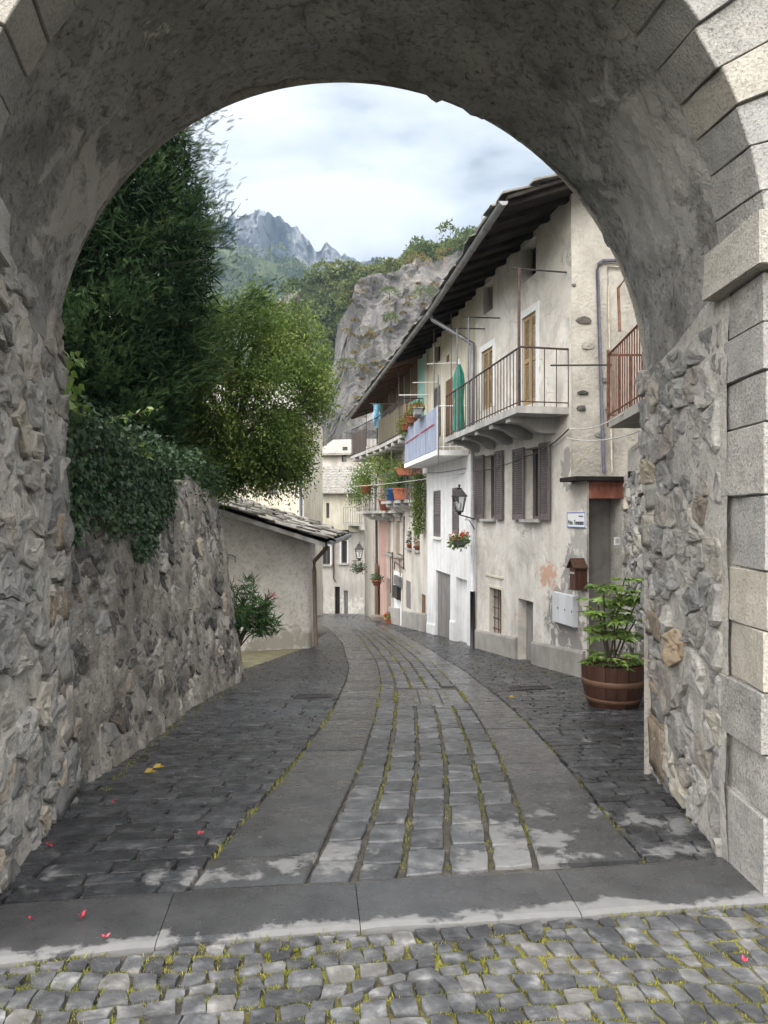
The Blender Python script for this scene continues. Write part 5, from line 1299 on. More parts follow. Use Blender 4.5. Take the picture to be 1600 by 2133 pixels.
# ------------------------------------------------------------------ barrel planter with its plant
bp_ = G(1277,1472); bb = np.array([bp_[0], bp_[1], bp_[2]+.01])
mat('barrel_wood', [(.25,(.035,.016,.011)),(.5,(.065,.030,.020)),(.8,(.10,.05,.033))], scale=3, bump=.5, bscale=30, rand=.18, stretch=(8,8,.9), rough=(.4,.65))
mat('barrel_hoop', [(.3,(.10,.055,.035)),(.7,(.17,.10,.065))], scale=6, bump=.3, rough=(.45,.7))
mat('soil', [(.3,(.02,.014,.01)),(.7,(.07,.05,.035))], scale=30, bump=1, bscale=60, rough=(.9,1))
ba = thing('barrel_planter', 'half wine barrel planter of dark brown staves by the right pier', 'planter')
prof = [(.275,0),(.325,.14),(.352,.30),(.362,.50)]; ns = 18
for k in range(ns):
    a0, a1 = 2*math.pi*(k+.02)/ns, 2*math.pi*(k+.98)/ns; m = MB(); A = []
    for q in np.linspace(a0, a1, 4): A.append([[bb[0]+r*math.cos(q), bb[1]+r*math.sin(q), bb[2]+z] for r, z in prof])
    B = []
    for q in np.linspace(a0, a1, 4): B.append([[bb[0]+(r-.03)*math.cos(q), bb[1]+(r-.03)*math.sin(q), bb[2]+z] for r, z in prof])
    A, B = np.array(A), np.array(B); m.grid(A); m.grid(B, flip=True); m.grid(np.stack([A[:,-1],B[:,-1]],1)); m.grid(np.stack([A[0],B[0]])); m.grid(np.stack([A[-1],B[-1]]))
    m.build('stave', MT['barrel_wood'], ba, smooth=True)
for (z0, z1) in ((.08,.125),(.27,.335)):
    ri = lambda z: np.interp(z, [p[1] for p in prof], [p[0] for p in prof])
    m = MB(); m.lathe([(ri(z0)+.001,z0),(ri(z0)+.006,z0+.004),(ri(z1)+.006,z1-.004),(ri(z1)+.001,z1)], bb, 36); m.build('hoop', MT['barrel_hoop'], ba, smooth=True)
m = MB(); m.lathe([(.001,.43),(.12,.435),(.24,.43),(.335,.42)], bb, 24); m.build('soil', MT['soil'], ba, smooth=True)
seat(ba, tuple(bb))
fp = thing('potted_plant', 'bushy palmate-leaved green plant growing in the barrel planter', 'plant')
def palmate():
    v = [(0,0,0)]; nl = 8
    for k in range(nl):
        q = (-.78+1.56*k/(nl-1))*math.pi; l = .5+.5*math.cos(q*.5)**2
        v.append((.28+.95*l*math.cos(q)*.9-.0, .95*l*math.sin(q)*.8, -.16*l)) if False else v.append((.1+l*math.cos(q), l*math.sin(q), -.14*l))
        if k < nl-1:
            q2 = (-.78+1.56*(k+.5)/(nl-1))*math.pi; v.append((.1+.38*math.cos(q2), .38*math.sin(q2), .05))
    return np.array(v), [(0,i,i+1) for i in range(1,len(v)-1)]
pv, pf = palmate(); pme = []
for k in range(3):
    q = pv.copy(); q[1:] += R3.normal(size=(len(pv)-1,3))*[.05,.05,.04]; mm = bpy.data.meshes.new('leaf'); mm.from_pydata(q.tolist(), [], pf); mm.materials.append(MT['fatsia_leaf']); mm.update(); pme.append(mm)
from mathutils import Matrix
stems = []
for (tx, tz, dy_) in ((1258,1235,.0),(1300,1210,.05),(1335,1230,-.05),(1290,1290,-.12),(1325,1290,.0),(1262,1300,-.05),(1245,1250,.1)):
    tip = P(tx,tz,bb[1]+dy_); b0 = bb+[R3.uniform(-.06,.06), R3.uniform(-.06,.06), .42]; md = (b0+tip)/2+[R3.uniform(-.03,.03),0,.06]
    MB().tube([b0, md, tip], [.012,.010,.007], 6).build('stem', MT['bark'], fp, smooth=True); stems.append((b0,md,tip))
def leaf(pos, dr, size, k):
    x = Vector(dr).normalized(); up = Vector((0,0,1)); y = up.cross(x).normalized(); z = x.cross(y)
    M_ = Matrix((x,y,z)).transposed().to_4x4(); o = bpy.data.objects.new('leaf', pme[k%3]); COL.objects.link(o); o.parent = fp
    o.matrix_local = Matrix.Translation(Vector(pos))@M_@Matrix.Diagonal((size,size,size,1))
for k in range(84):
    b0, md, tip = stems[k%7]; t = R3.uniform(.55,1.02); c = md*(1-t)*2*.5+tip*t if False else (md*(1-t)/.5+tip*(t-.5)/.5 if t > .5 else md)
    q = R3.random()*6.28; dr = np.array([math.cos(q), math.sin(q)*.8-.25, R3.uniform(-.35,.45)]); leaf(c+dr*R3.uniform(.05,.16), dr, R3.uniform(.11,.20), k)
for k in range(22):
    q = R3.random()*6.28; c = bb+np.array([math.cos(q)*R3.uniform(.05,.3)-.05, math.sin(q)*.2-.1, R3.uniform(.48,.66)]); leaf(c, (math.cos(q), math.sin(q)-.4, R3.uniform(-.3,.3)), R3.uniform(.1,.17), k)
for k in range(9): leaf(P(1240+R3.uniform(-12,55), 1245-R3.uniform(-5,42), bb[1]-.05), (R3.uniform(-1,.3),-.5,R3.uniform(-.3,.3)), R3.uniform(.11,.18), k)
seat(fp, tuple(bb+[0,0,.42]))

# ------------------------------------------------------------------ lamps, boxes, sign, cables on the fronts
def lantern(top, arm_from, H, label):
    t = thing('street_lantern', label, 'lantern', 'wall lanterns along the street'); c = np.array(top, float); k = H/.75
    def sq(r, z): return [c+np.array([sx*r*k, sy*r*k, z*k]) for sx, sy in ((-1,-1),(1,-1),(1,1),(-1,1))]
    m = MB(); m.hexa(sq(.175,-.22)+sq(.06,-.06)); m.hexa(sq(.05,-.06)+sq(.065,-.03)); m.hexa(sq(.185,-.24)+sq(.185,-.22)); m.build('hood', MT['iron'], t)
    m = MB(); m.lathe([(.0,.06),(.022,.045),(.03,.02),(.012,-.01),(.02,-.03)], c, 8); m.build('finial', MT['iron'], t)
    for i in range(4):
        a0, a1 = sq(.15,-.24)[i], sq(.15,-.24)[(i+1)%4]; b0, b1 = sq(.085,-.58)[i], sq(.085,-.58)[(i+1)%4]
        MB().tube([a0,b0], .011*k, 5).build('corner_bar', MT['iron'], t)
        cen = (a0+a1+b0+b1)/4; inn = unit(np.r_[(c-cen)[:2],0])*.008
        MB().add([a0+inn,a1+inn,b1+inn,b0+inn], [(0,1,2,3)]).build('pane', MT['lamp_glass'], t)
    m = MB(); m.hexa(sq(.095,-.62)+sq(.095,-.58)); m.hexa(sq(.03,-.68)+sq(.06,-.62)); m.build('base', MT['iron'], t)
    m = MB(); m.lathe([(.0,-.34),(.04,-.36),(.045,-.44),(.02,-.52),(.0,-.57)], c, 10); m.build('bulb', MT['white_paint'], t, smooth=True)
    a = np.array(arm_from, float); e_ = c+[0,0,-.68*k]; m = MB(); m.tube([a, (a+e_)/2, e_], .014, 6); m.tube([a+[0,0,-.22], (a*.6+e_*.4)+[0,0,-.05], (a*.35+e_*.65)+[0,0,-.08], (a*.5+e_*.5)+[0,0,-.01]], .009, 6)
    m.build('bracket', MT['iron'], t); seat(t, tuple(a)); return t
def glassmat():
    m = bpy.data.materials.new('lamp_glass'); m.use_nodes = True; N = m.node_tree.nodes; L = m.node_tree.links; N.clear()
    o = N.new('ShaderNodeOutputMaterial'); g = N.new('ShaderNodeBsdfGlossy'); g.inputs['Roughness'].default_value = .08; t_ = N.new('ShaderNodeBsdfTransparent'); t_.inputs[0].default_value = (.86,.88,.88,1)
    x = N.new('ShaderNodeMixShader'); x.inputs[0].default_value = .14; L.new(t_.outputs[0], x.inputs[1]); L.new(g.outputs[0], x.inputs[2]); L.new(x.outputs[0], o.inputs[0]); MT['lamp_glass'] = m
glassmat()
lantern(P(957,1014,16.0), FA.pt(FA.L-.12,-.12,.05)+[0,0,.05], .66, 'black iron lantern on the downpipe between cream and white houses')
lantern(P(748,1132,31.5), P(733,1168,31.8)+[.0,0,0], .8, 'far black lantern hanging by the pink house at the bend')
# street name plate
sg = thing('street_sign', 'white street name plate with blue edge on the cream house corner', 'sign')
r = FA.rect(1184,1222,1067,1099); flat('sign_blue', (.10,.16,.42), .4, var=.1); flat('sign_white', (.66,.68,.70), .35, var=.04); flat('sign_ink', (.06,.065,.075), .5)
m = MB(); FA.box(m, *r, .004, .022); m.build('plate', MT['sign_white'], sg)
m = MB(); bw = .014
for a in ((r[0],r[1],r[2],r[2]+bw),(r[0],r[1],r[3]-bw,r[3]),(r[0],r[0]+bw,r[2]+bw,r[3]-bw),(r[1]-bw,r[1],r[2]+bw,r[3]-bw)): FA.box(m, *a, .0225, .0255)
m.build('border', MT['sign_blue'], sg)
def lettering(F, txt, s_left, z, size, o, parent, mt, width=None):
    cu = bpy.data.curves.new('lettering', 'FONT'); cu.body = txt; cu.size = size; cu.extrude = .0012; cu.materials.append(mt); cu.offset = .003*size/.1
    ob_ = bpy.data.objects.new('lettering', cu); COL.objects.link(ob_); ob_.parent = parent
    x = Vector((-F.d[0],-F.d[1],0)); y = Vector((0,0,1)); zv = x.cross(y); p = F.pt(s_left, z, o)
    bpy.context.view_layer.update(); w0 = ob_.dimensions.x or 1; k = (width/w0) if width else 1
    M_ = Matrix((x*k,y,zv)).transposed().to_4x4(); M_.translation = Vector(p); 
    me = bpy.data.meshes.new_from_object(ob_); bpy.data.objects.remove(ob_); ob_ = bpy.data.objects.new('lettering', me); COL.objects.link(ob_); ob_.parent = parent; ob_.matrix_local = M_; return ob_
Wd = r[1]-r[0]; Hd = r[3]-r[2]
lettering(FA, 'Princ. Tommaso', r[1]-Wd*.06, r[2]+Hd*.20, Hd*.42, .0245, sg, MT['sign_ink'], Wd*.86)
lettering(FA, 'via-rue', r[1]-Wd*.66, r[2]+Hd*.70, Hd*.17, .0245, sg, MT['sign_ink'], Wd*.24)
seat(sg, tuple(FA.pt(r[0],r[2],0)))
# timber letter box with a pitched lid
lb = thing('letter_box', 'brown wooden letter box with little pitched roof on the cream house corner', 'letter box')
s0, s1 = FA.s(1222,.0)-.02, FA.s(1222,.0)+.16; z0, z1 = P(0,1228,11.2)[2], P(0,1183,11.2)[2]
m = MB(); FA.box(m, s0, s1, z0, z1, .0, .20); m.build('case', MT['barrel_wood'], lb)
m = MB(); za = z1+.12; sm = (s0+s1)/2
for (a, b) in ((s0-.03,sm),(s1+.03,sm)):
    c = [FA.pt(a,z1-.02,-.0), FA.pt(b,za,-.0), FA.pt(b,za,.24), FA.pt(a,z1-.02,.24)]; m.hexa(c+[q+[0,0,.02] for q in c])
m.build('lid', MT['barrel_wood'], lb); m = MB(); m.add([FA.pt(s0,z1,.198), FA.pt(s1,z1,.198), FA.pt(sm,za,.198)], [(0,1,2)]); m.add([FA.pt(s0,z1,.002), FA.pt(s1,z1,.002), FA.pt(sm,za,.002)], [(0,1,2)]); m.build('gable', MT['barrel_wood'], lb)
m = MB(); FA.box(m, s0+.02, s1-.02, z1-.1, z1-.07, .2, .206); m.build('slot_plate', MT['concrete'], lb)
m = MB(); FA.box(m, s0-.015, s1+.015, z0-.02, z0, .0, .215); m.build('base_board', MT['barrel_wood'], lb)
seat(lb, tuple(FA.pt(sm,z0,0)))
mb_ = thing('meter_cabinet', 'three-door pale grey meter cabinet on the cream house wall', 'cabinet')
r = FA.rect(1160,1204,1237,1300); m = MB(); FA.box(m, *r, -.02, .07); m.build('case', MT['meter_box'], mb_)
for k in range(3):
    w = (r[1]-r[0])/3; m = MB(); FA.box(m, r[0]+k*w+.006, r[0]+(k+1)*w-.006, r[2]+.006, r[3]-.006, .071, .083); d_ = m.build('door', MT['meter_box'], mb_)
    m = MB(); FA.box(m, r[0]+k*w+.025, r[0]+k*w+.045, (r[2]+r[3])/2-.015, (r[2]+r[3])/2+.015, .084, .09); m.build('lock', MT['iron'], d_)
seat(mb_, tuple(FA.pt(r[0],r[2],0)))
ip = thing('notice_plate', 'tiny white notice plate on the rubble beside the doorway', 'plate')
q = P(1285,1127,11.0); MB().box(q, (.038,.012,.06), .1).build('plate', MT['sign_white'], ip); MB().box(q+[0,-.0135,.004], (.026,.0015,.034), .1).build('print', MT['concrete'], ip); seat(ip, tuple(q))
cb = thing('wall_cable', 'sagging cables strung under the iron balcony of the cream house', 'cable')
def sag(a, b, d, n=9): a, b = np.array(a), np.array(b); return [a*(1-t)+b*t-[0,0,d*4*t*(1-t)] for t in np.linspace(0,1,n)]
rod(cb, 'strand', sag(FA.pt(FA.L-.1,.98,.06), FA.pt(2.2,1.08,.06), .06), .010, 'cable_dark'); rod(cb, 'strand', sag(FA.pt(2.2,1.08,.06), FA.pt(S_UP-.02,1.38,.05), .08), .012, 'cable_dark')
rod(cb, 'strand', sag(P(1186,893,11.75), P(1330,838,9.5), .12), .009, 'cable'); rod(cb, 'strand', sag(P(1180,912,11.75), P(1332,898,9.5), .08), .009, 'cable')
seat(cb, tuple(FA.pt(FA.L-.1,.98,.06)))
cb2 = thing('wall_cable', 'pale rope line strung across the white house towards the flower balcony', 'cable')
rod(cb2, 'strand', sag(P(735,1013,27), P(968,985,17.2), .05, 12), .009, 'cable'); rod(cb2, 'strand', sag(P(890,985,21), P(970,975,17), .03), .008, 'cable_dark'); seat(cb2, tuple(P(735,1013,27)))
# ------------------------------------------------------------------ things on the balconies
pa = thing('parasol', 'closed green parasol standing on the far end of the iron balcony', 'parasol')
flat('parasol_green', (.03,.20,.15), .75, var=.2); pb = P(956,880,15.9)
m = MB(); A = []
for z, r in ((-.02,.10),(.25,.09),(.6,.075),(.95,.10),(1.2,.085),(1.4,.03)):
    A.append([(pb[0]+(r*(1+.35*math.cos(6*q+z*2)))*math.cos(q), pb[1]+(r*(1+.35*math.cos(6*q+z*2)))*math.sin(q), zb+.10+z) for q in np.linspace(0,2*math.pi,37)])
m.grid(np.array(A)); m.build('canopy', MT['parasol_green'], pa, smooth=True)
MB().tube([(pb[0],pb[1],zb),(pb[0],pb[1],zb+1.62)], .016, 6).build('pole', MT['white_paint'], pa); seat(pa, (pb[0],pb[1],zb))
la = thing('laundry', 'light blue garment hung out to dry on the planked balcony', 'laundry')
flat('cloth_blue', (.25,.48,.68), .9, var=.3); q = P(785,842,26.5); A = []
for i, z in enumerate(np.linspace(0,-.85,9)): A.append([(q[0]+(u-.5)*(.30-.10*i/9)+.03*math.sin(u*9+i), q[1]+.04*math.sin(u*7+i*.8), q[2]+z) for u in np.linspace(0,1,9)])
A = np.array(A); m = MB(); m.grid(A); m.grid(A+[0,.015,0]); m.build('cloth', MT['cloth_blue'], la, smooth=True); MB().tube([q+[-.25,0,.03], q+[.9,.2,.03]], .01, 5).build('line', MT['cable'], la); seat(la, tuple(q))
fl = thing('flag', 'small green white and red pennant on the blue balcony planter', 'flag')
flat('flag_green', (.02,.30,.13), .8, var=.05); flat('flag_white', (.72,.72,.70), .8, var=.05); flat('flag_red', (.60,.05,.05), .8, var=.05)
q = P(861,864,21.0)
for i, mt_ in enumerate(('flag_green','flag_white','flag_red')):
    m = MB(); w0 = .13-.015*i; m.hexa([q+[sx*w0, dy_, .15-.1*i-dz] for dz in (.1,0) for (sx, dy_) in ((-1,0),(1,0),(1,.012),(-1,.012))]); m.build('stripe', MT[mt_], fl)
MB().tube([q+[.0,.02,.16], q+[.0,.02,-.35]], .008, 5).build('stick', MT['white_paint'], fl); seat(fl, tuple(q+[0,0,-.35]))
wc = thing('wooden_cabinet', 'orange wooden cupboard at the near end of the planked balcony', 'cabinet')
mat('wood_orange', [(.3,(.30,.12,.045)),(.7,(.45,.20,.08))], scale=3, stretch=(8,8,1), rough=(.5,.7)); q = P(862,870,22.4)
MB().box(q+[0,.25,-.05], (.26,.2,.42)).build('case', MT['wood_orange'], wc)
for sx in (-1,1): MB().box(q+[sx*.125,.04,-.05], (.115,.012,.38)).build('door', MT['wood_orange'], wc)
MB().box(q+[0,.25,.39], (.30,.23,.02)).build('top_board', MT['wood_orange'], wc); seat(wc, tuple(q+[0,.25,-.47]))
flat('terracotta', (.36,.13,.075), .8); flat('pot_grey', (.30,.31,.32), .7); flat('pot_olive', (.13,.15,.12), .7); flat('pot_blue', (.06,.14,.42), .6)
def planter(name, label, cat, c, size, mt_, leafn, spread, lm='pot_leaf', flowers=None, shape='box', droop=0, group=None, rz=0.0):
    """a pot or trough with soil and a leafy, flowering plant as its parts"""
    t = thing(name, label, cat, group); c = np.array(c, float); w, dp, h = size
    m = MB()
    if shape == 'box':
        ca, sa = math.cos(rz), math.sin(rz); rot = lambda x, y: [x*ca-y*sa, x*sa+y*ca]
        def ring(k, z): return [c+np.array([*rot(sx*w/2*k, sy*dp/2*k), z]) for sx, sy in ((-1,-1),(1,-1),(1,1),(-1,1))]
        m.hexa(ring(.82,0)+ring(1.0,h*.86)); m.hexa(ring(1.08,h*.862)+ring(1.08,h))
    elif shape == 'bowl': m.lathe([(.001,0),(w*.26,.0),(w*.42,h*.4),(w*.5,h*.9),(w*.53,h*.92),(w*.53,h),(w*.46,h),(.001,h*.9)], c, 18)
    else: m.lathe([(.001,0),(w*.34,.0),(w*.47,h*.82),(w*.53,h*.84),(w*.53,h),(w*.46,h),(.001,h*.9)], c, 16)
    m.build('pot', MT[mt_], t, smooth=(shape != 'box'))
    n = leafn; v = dirs(n); pos = c+[0,0,h]+v*np.array(spread)*R3.uniform(.25,1,(n,1))+[0,0,spread[2]*.35]
    if droop: pos[:,2] -= droop*R3.random(n)**1.3*(np.abs(v[:,1]) > .0)
    V, F = stamp(*LEAF, pos, rotmats(v+R3.normal(size=(n,3))*.5, R3.random(n)*6), R3.uniform(.05,.10,n)); fast_mesh('foliage', V, F, MT[lm], t)
    if flowers:
        n = flowers[1]; v = dirs(n); pos = c+[0,0,h]+v*np.array(spread)*R3.uniform(.7,1.05,(n,1))+[0,0,spread[2]*.35]
        V, F = stamp(*LEAF, np.repeat(pos,5,0)+R3.normal(size=(n*5,3))*.012, rotmats(dirs(n*5),R3.random(n*5)*6), np.full(n*5,.05)); fast_mesh('blossom', V, F, MT[flowers[0]], t)
    seat(t, tuple(c)); return t
planter('hanging_planter', 'olive bowl of red flowers hung on the white house by the lantern', 'planter', P(957,1140,16.0), (.36,.36,.17), 'pot_olive', 420, (.24,.2,.14), 'pot_leaf', ('flower_red',26), 'bowl', .16)
planter('hanging_planter', 'small leafy basket hung by the far lantern at the bend', 'planter', P(747,1192,31), (.42,.42,.22), 'pot_olive', 420, (.36,.3,.22), 'ivy_leaf', None, 'bowl', .2)
planter('flower_trough', 'grey trough of flowers on the blue balcony rail, near end', 'planter', (.84,18.6,2.50), (.22,.75,.17), 'pot_grey', 420, (.16,.42,.12), 'pot_leaf', ('flower_red',30), 'box')
planter('flower_trough', 'terracotta trough with trailing yellow-green leaves at far end of blue balcony', 'planter', (.62,21.2,2.42), (.24,.8,.18), 'terracotta', 700, (.25,.5,.2), 'pot_leaf', ('flower_red',16), 'box', .3)
planter('flower_trough', 'terracotta trough of reddish plants beside the pennant', 'planter', (.72,20.2,2.50), (.22,.7,.16), 'terracotta', 520, (.2,.42,.16), 'hill_leaf_warm', None, 'box', .1)
planter('plant_pot', 'square terracotta pot with long leaves on the flower balcony', 'pot', (.55,22.9,.50), (.55,.42,.36), 'terracotta', 700, (.4,.4,.5), 'oleander_leaf', None, 'box')
planter('plant_pot', 'terracotta trough hung high above the flower balcony', 'pot', P(850,990,22.3), (.7,.25,.2), 'terracotta', 260, (.35,.2,.1), 'pot_leaf', None, 'box')
planter('plant_pot', 'blue pot behind the flower balcony railing', 'pot', (.25,24.0,.50), (.42,.42,.40), 'pot_blue', 420, (.35,.35,.4), 'pot_leaf', None, 'round')
planter('plant_pot', 'orange pot hanging in the greenery of the flower balcony', 'pot', P(836,1000,23.2), (.34,.34,.28), 'terracotta', 520, (.35,.35,.35), 'pot_leaf', ('flower_red',12), 'round', .6)
planter('plant_pot', 'terracotta pot hung at the far rail of the flower balcony', 'pot', P(763,1028,27.5), (.45,.45,.30), 'terracotta', 620, (.4,.4,.3), 'pot_leaf', None, 'round', .6)
planter('plant_pot', 'dark red pot on the lower flower balcony', 'pot', (.05,26.2,.19), (.5,.5,.40), 'terracotta', 220, (.3,.3,.2), 'pot_leaf', None, 'round')
planter('plant_pot', 'small clay pot on the brown house beside its window', 'pot', P(793,1215,28.5)+[-.15,0,-.1], (.36,.36,.22), 'terracotta', 300, (.28,.28,.18), 'ivy_leaf', None, 'round')
planter('flower_trough', 'basket of orange flowers on the brown house window sill', 'planter', FD.pt(2.55,-3.98,.10), (.3,.5,.2), 'terracotta', 300, (.2,.3,.16), 'pot_leaf', ('flower_red',30), 'box')
planter('plant_pot', 'tiny pot with a climbing stem in the beige house right window', 'pot', FC.pt((cs[1][0]+cs[1][1])/2,cs[1][2],.0), (.2,.2,.14), 'terracotta', 160, (.1,.1,.42), 'pot_leaf', ('flower_red',8), 'round')
planter('plant_pot', 'tiny pot with upright leaves in the beige house left window', 'pot', FC.pt((cs[0][0]+cs[0][1])/2,cs[0][2],.0), (.2,.2,.14), 'terracotta', 120, (.1,.1,.36), 'ivy_leaf', None, 'round')
tv_ = thing('trailing_vine', 'long green vine trailing down from the flower balcony beside the white house', 'vine')
n = 2600; t = R3.random(n); top_ = P(872,985,21.7); pos = top_+np.c_[R3.normal(size=n)*.13*(1-.4*t), R3.normal(size=n)*.1, -t*1.75+R3.normal(size=n)*.03]
V, F = stamp(*LEAF, pos, rotmats(dirs(n)+[0,0,-.7],R3.random(n)*6), R3.uniform(.05,.09,n)); fast_mesh('leaves', V, F, MT['pot_leaf'], tv_, kind='stuff')
for k in range(5): MB().tube([top_+[.06*(k-2),0,0], top_+[.05*(k-2),.02,-.8], top_+[.04*(k-2),0,-1.4]], .008, 5).build('stem', MT['bark'], tv_)
seat(tv_, tuple(top_))
tv2 = thing('climbing_plant', 'feathery yellow-green climber filling the top of the flower balcony', 'climber')
n = 5200; ctrs = np.array([P(x,y,Y) for x,y,Y in ((770,975,27),(790,965,26.5),(810,960,25.5),(800,985,26),(828,985,24),(830,1010,24),(752,990,28.5),(748,1010,28.5),(745,1035,28.5),(815,1005,25),(760,1000,28))])
pos = np.repeat(ctrs, n//11+1, 0)[:n]+R3.normal(size=(n,3))*[.22,.25,.2]; n = len(pos)
V, F = stamp(*LEAF, pos, rotmats(dirs(n)+[0,0,-.4],R3.random(n)*6), R3.uniform(.06,.11,n)); fast_mesh('leaves', V, F, MT['tree_leaf'], tv2, kind='stuff')
MB().tube([(-.3,26,.19),(-.28,26,1.2),(-.1,25.5,1.9)], .02, 5).build('stem', MT['bark'], tv2); seat(tv2, (-.3,26,.19))
bx_ = thing('mail_box', 'black letter box on the white panel of the brown house', 'letter box'); r = FD.rect(825,835,1224,1246,.05); m = MB(); FD.box(m, *r, .05, .18); m.build('case', MT['pipe_black'], bx_); m = MB(); FD.box(m, r[0]-.02, r[1]+.02, r[3], r[3]+.04, .05, .2); m.build('lid', MT['pipe_black'], bx_); seat(bx_, tuple(FD.pt(r[0],r[2],.05)))
bx2 = thing('meter_cabinet', 'small grey meter box above the black letter box', 'cabinet'); r = FD.rect(825,836,1200,1220,.05); m = MB(); FD.box(m, *r, .04, .12); m.build('case', MT['iron_grey'], bx2); m = MB(); FD.box(m, r[0]+.03, r[1]-.03, r[2]+.03, r[3]-.03, .121, .13); m.build('door', MT['iron_grey'], bx2); seat(bx2, tuple(FD.pt(r[0],r[2],.05)))
# ------------------------------------------------------------------ drains, petals, leaves, grass in the joints
def grate(a, b, c, d, par):
    c4 = np.array([G(*a)[:2], G(*b)[:2], G(*c)[:2], G(*d)[:2]]); m = MB()
    def at(u, v): return gsurf(*((c4[0]*(1-u)+c4[1]*u)*(1-v)+(c4[3]*(1-u)+c4[2]*u)*v), .022)
    for (u0,u1,v0,v1) in ((0,1,0,.1),(0,1,.9,1),(0,.03,.1,.9),(.97,1,.1,.9)): m.hexa([at(u,v)+[0,0,dz] for dz in (-.03,0) for u,v in ((u0,v0),(u1,v0),(u1,v1),(u0,v1))])
    g_ = m.build('drain_grate', MT['iron'], par)
    for k in range(14): u = .05+.9*k/13; MB().hexa([at(uu,v)+[0,0,dz-.002] for dz in (-.03,0) for uu,v in ((u-.013,.1),(u+.013,.1),(u+.013,.9),(u-.013,.9))]).build('grate_bar', MT['iron'], g_)
grate((612,1457),(690,1455),(692,1448),(620,1449), left_footway); grate((1062,1441),(1150,1437),(1140,1431),(1060,1433), right_footway)
where = {0:'by the foot of the left jamb',1:'on the left paving near the carriage slab',2:'largest, on the left threshold slab',3:'at the left edge of the threshold slab',4:'near the front edge of the left threshold slab',5:'on the small setts at the right edge',6:'farther up the left paving'}
for k, (x, y, sz_) in enumerate(((103,1772,.030),(417,1747,.026),(171,1925,.034),(67,1929,.022),(221,1967,.022),(1551,2019,.024),(238,1680,.022))):
    c = G(x,y)+[0,0,.03]; n = 5; q = dirs(n)*[1,1,.35]+[0,0,.4]
    V, F = stamp(*LEAF, np.repeat(c[None],n,0), rotmats(q,R3.random(n)*6), np.full(n,sz_)*[1]); fast_mesh('fallen_blossom', V, F, MT['petal_red'], None, label='fallen red blossom '+where[k], cat='blossom', group='fallen red blossoms')
for k, (x, y, lb_) in enumerate(((318,1608,'curled yellow leaf on the wet setts by the garden wall'),(300,1618,'pale yellow leaf lying beside the curled one by the garden wall'),(1060,1458,'yellow-green leaf on the right paving near the drain'))):
    c = G(x,y)+[0,0,.03]; V, F = stamp(*LEAF, np.array([c,c]), rotmats(np.array([[1,.3,.1],[1,.5,.4]]),np.array([.2,1.0])), np.array([.09,.07])); fast_mesh('fallen_leaf', V, F, MT['yellow_leaf'], None, label=lb_, cat='leaf', group='fallen leaves')
GP = []; GN = []
def tuft(x, y, n, spread, h): 
    for _ in range(n): GP.append((x+R3.normal()*spread, y+R3.normal()*spread, h*R3.uniform(.5,1.3)))
for s in fc:                                     # between the small setts
    c = s[2]
    if c[1] < 2.2: continue
    k = fbm(np.array([[c[0]*1.0,c[1]*1.0,2.0]]), 1.5, 2)[0]
    if rnd() < .85+.9*k: 
        for _ in range(int(3+6*rnd())):
            u = rnd(-.06,.06); tuft(c[0]+u, c[1]-.049+.14*u, 16, .014, .017)
            if rnd() < .5: tuft(c[0]+.052, c[1]+u, 9, .011, .016)
for f in (L1, R0):
    for y in np.arange(3.7, 26, .012):
        if fbm(np.array([[y*1.3,f(y),0]]), 1.2, 2)[0] > .05: tuft(float(f(y)), y, 3, .012, .020 if y < 8 else .03)
for y in np.arange(3.66, 9, .012):
    if fbm(np.array([[y*1.7,3,0]]), 1.2, 2)[0] > .1: tuft(float(L0(y)), y, 3, .012, .03)
    if fbm(np.array([[y*1.7,8,0]]), 1.2, 2)[0] > .25: tuft(float(R1(y)), y, 2, .012, .025)
for j in range(1,5):
    for y in np.arange(3.7, 24, .014):
        if fbm(np.array([[y*1.9,j*4,0]]), 1.5, 2)[0] > .1: tuft(float(L1(y)*(1-j/5)+R0(y)*j/5), y+.13*j/5, 3, .010, .018 if y < 8 else .028)
for X_ in np.arange(-1.9,1.9,.012):
    if fbm(np.array([[X_*2,1,5]]), 1.2, 2)[0] > .05: tuft(X_, float(edgeY(X_))-.01, 2, .012, .03)
for (y0, y1, f, k) in ((8.5,19,wallR,.3),(5,11,wallL,.06)):
    for _ in range(2600 if f is wallR else 700):
        y = rnd(y0,y1); x = float(f(y))+(-abs(R3.normal())*k if f is wallR else abs(R3.normal())*k)-(.1 if f is wallR else -.02)
        if f is wallR and fbm(np.array([[x*1.5,y,0]]), 1.2, 2)[0] < .12: continue
        tuft(x, y, 2, .02, .03)
for _ in range(4000):
    y = rnd(8.5,17); x = rnd(float(L0(y))-1.5,float(L0(y)))
    if fbm(np.array([[x*2,y,3.]]), 1.2, 2)[0] > .3: tuft(x, y, 1, .02, .02)
for (x,y) in ((1440,1690),(1465,1720),(1490,1755),(1460,1705)): c = G(x,y); tuft(c[0]+.05, c[1], 50, .05, .07)
GP = np.array(GP); n = len(GP); pos = np.c_[GP[:,0], GP[:,1], zg(GP[:,1])-.006]
V, F = stamp(*GRASSB, pos, rotmats(np.c_[R3.normal(size=n)*.6,R3.normal(size=n)*.6,np.ones(n)],R3.random(n)*6), GP[:,2]*1.0)
fast_mesh('joint_grass', V, F, MT['grass_leaf'], None, label='yellow-green grass and moss growing in the paving joints', cat='grass', kind='stuff')
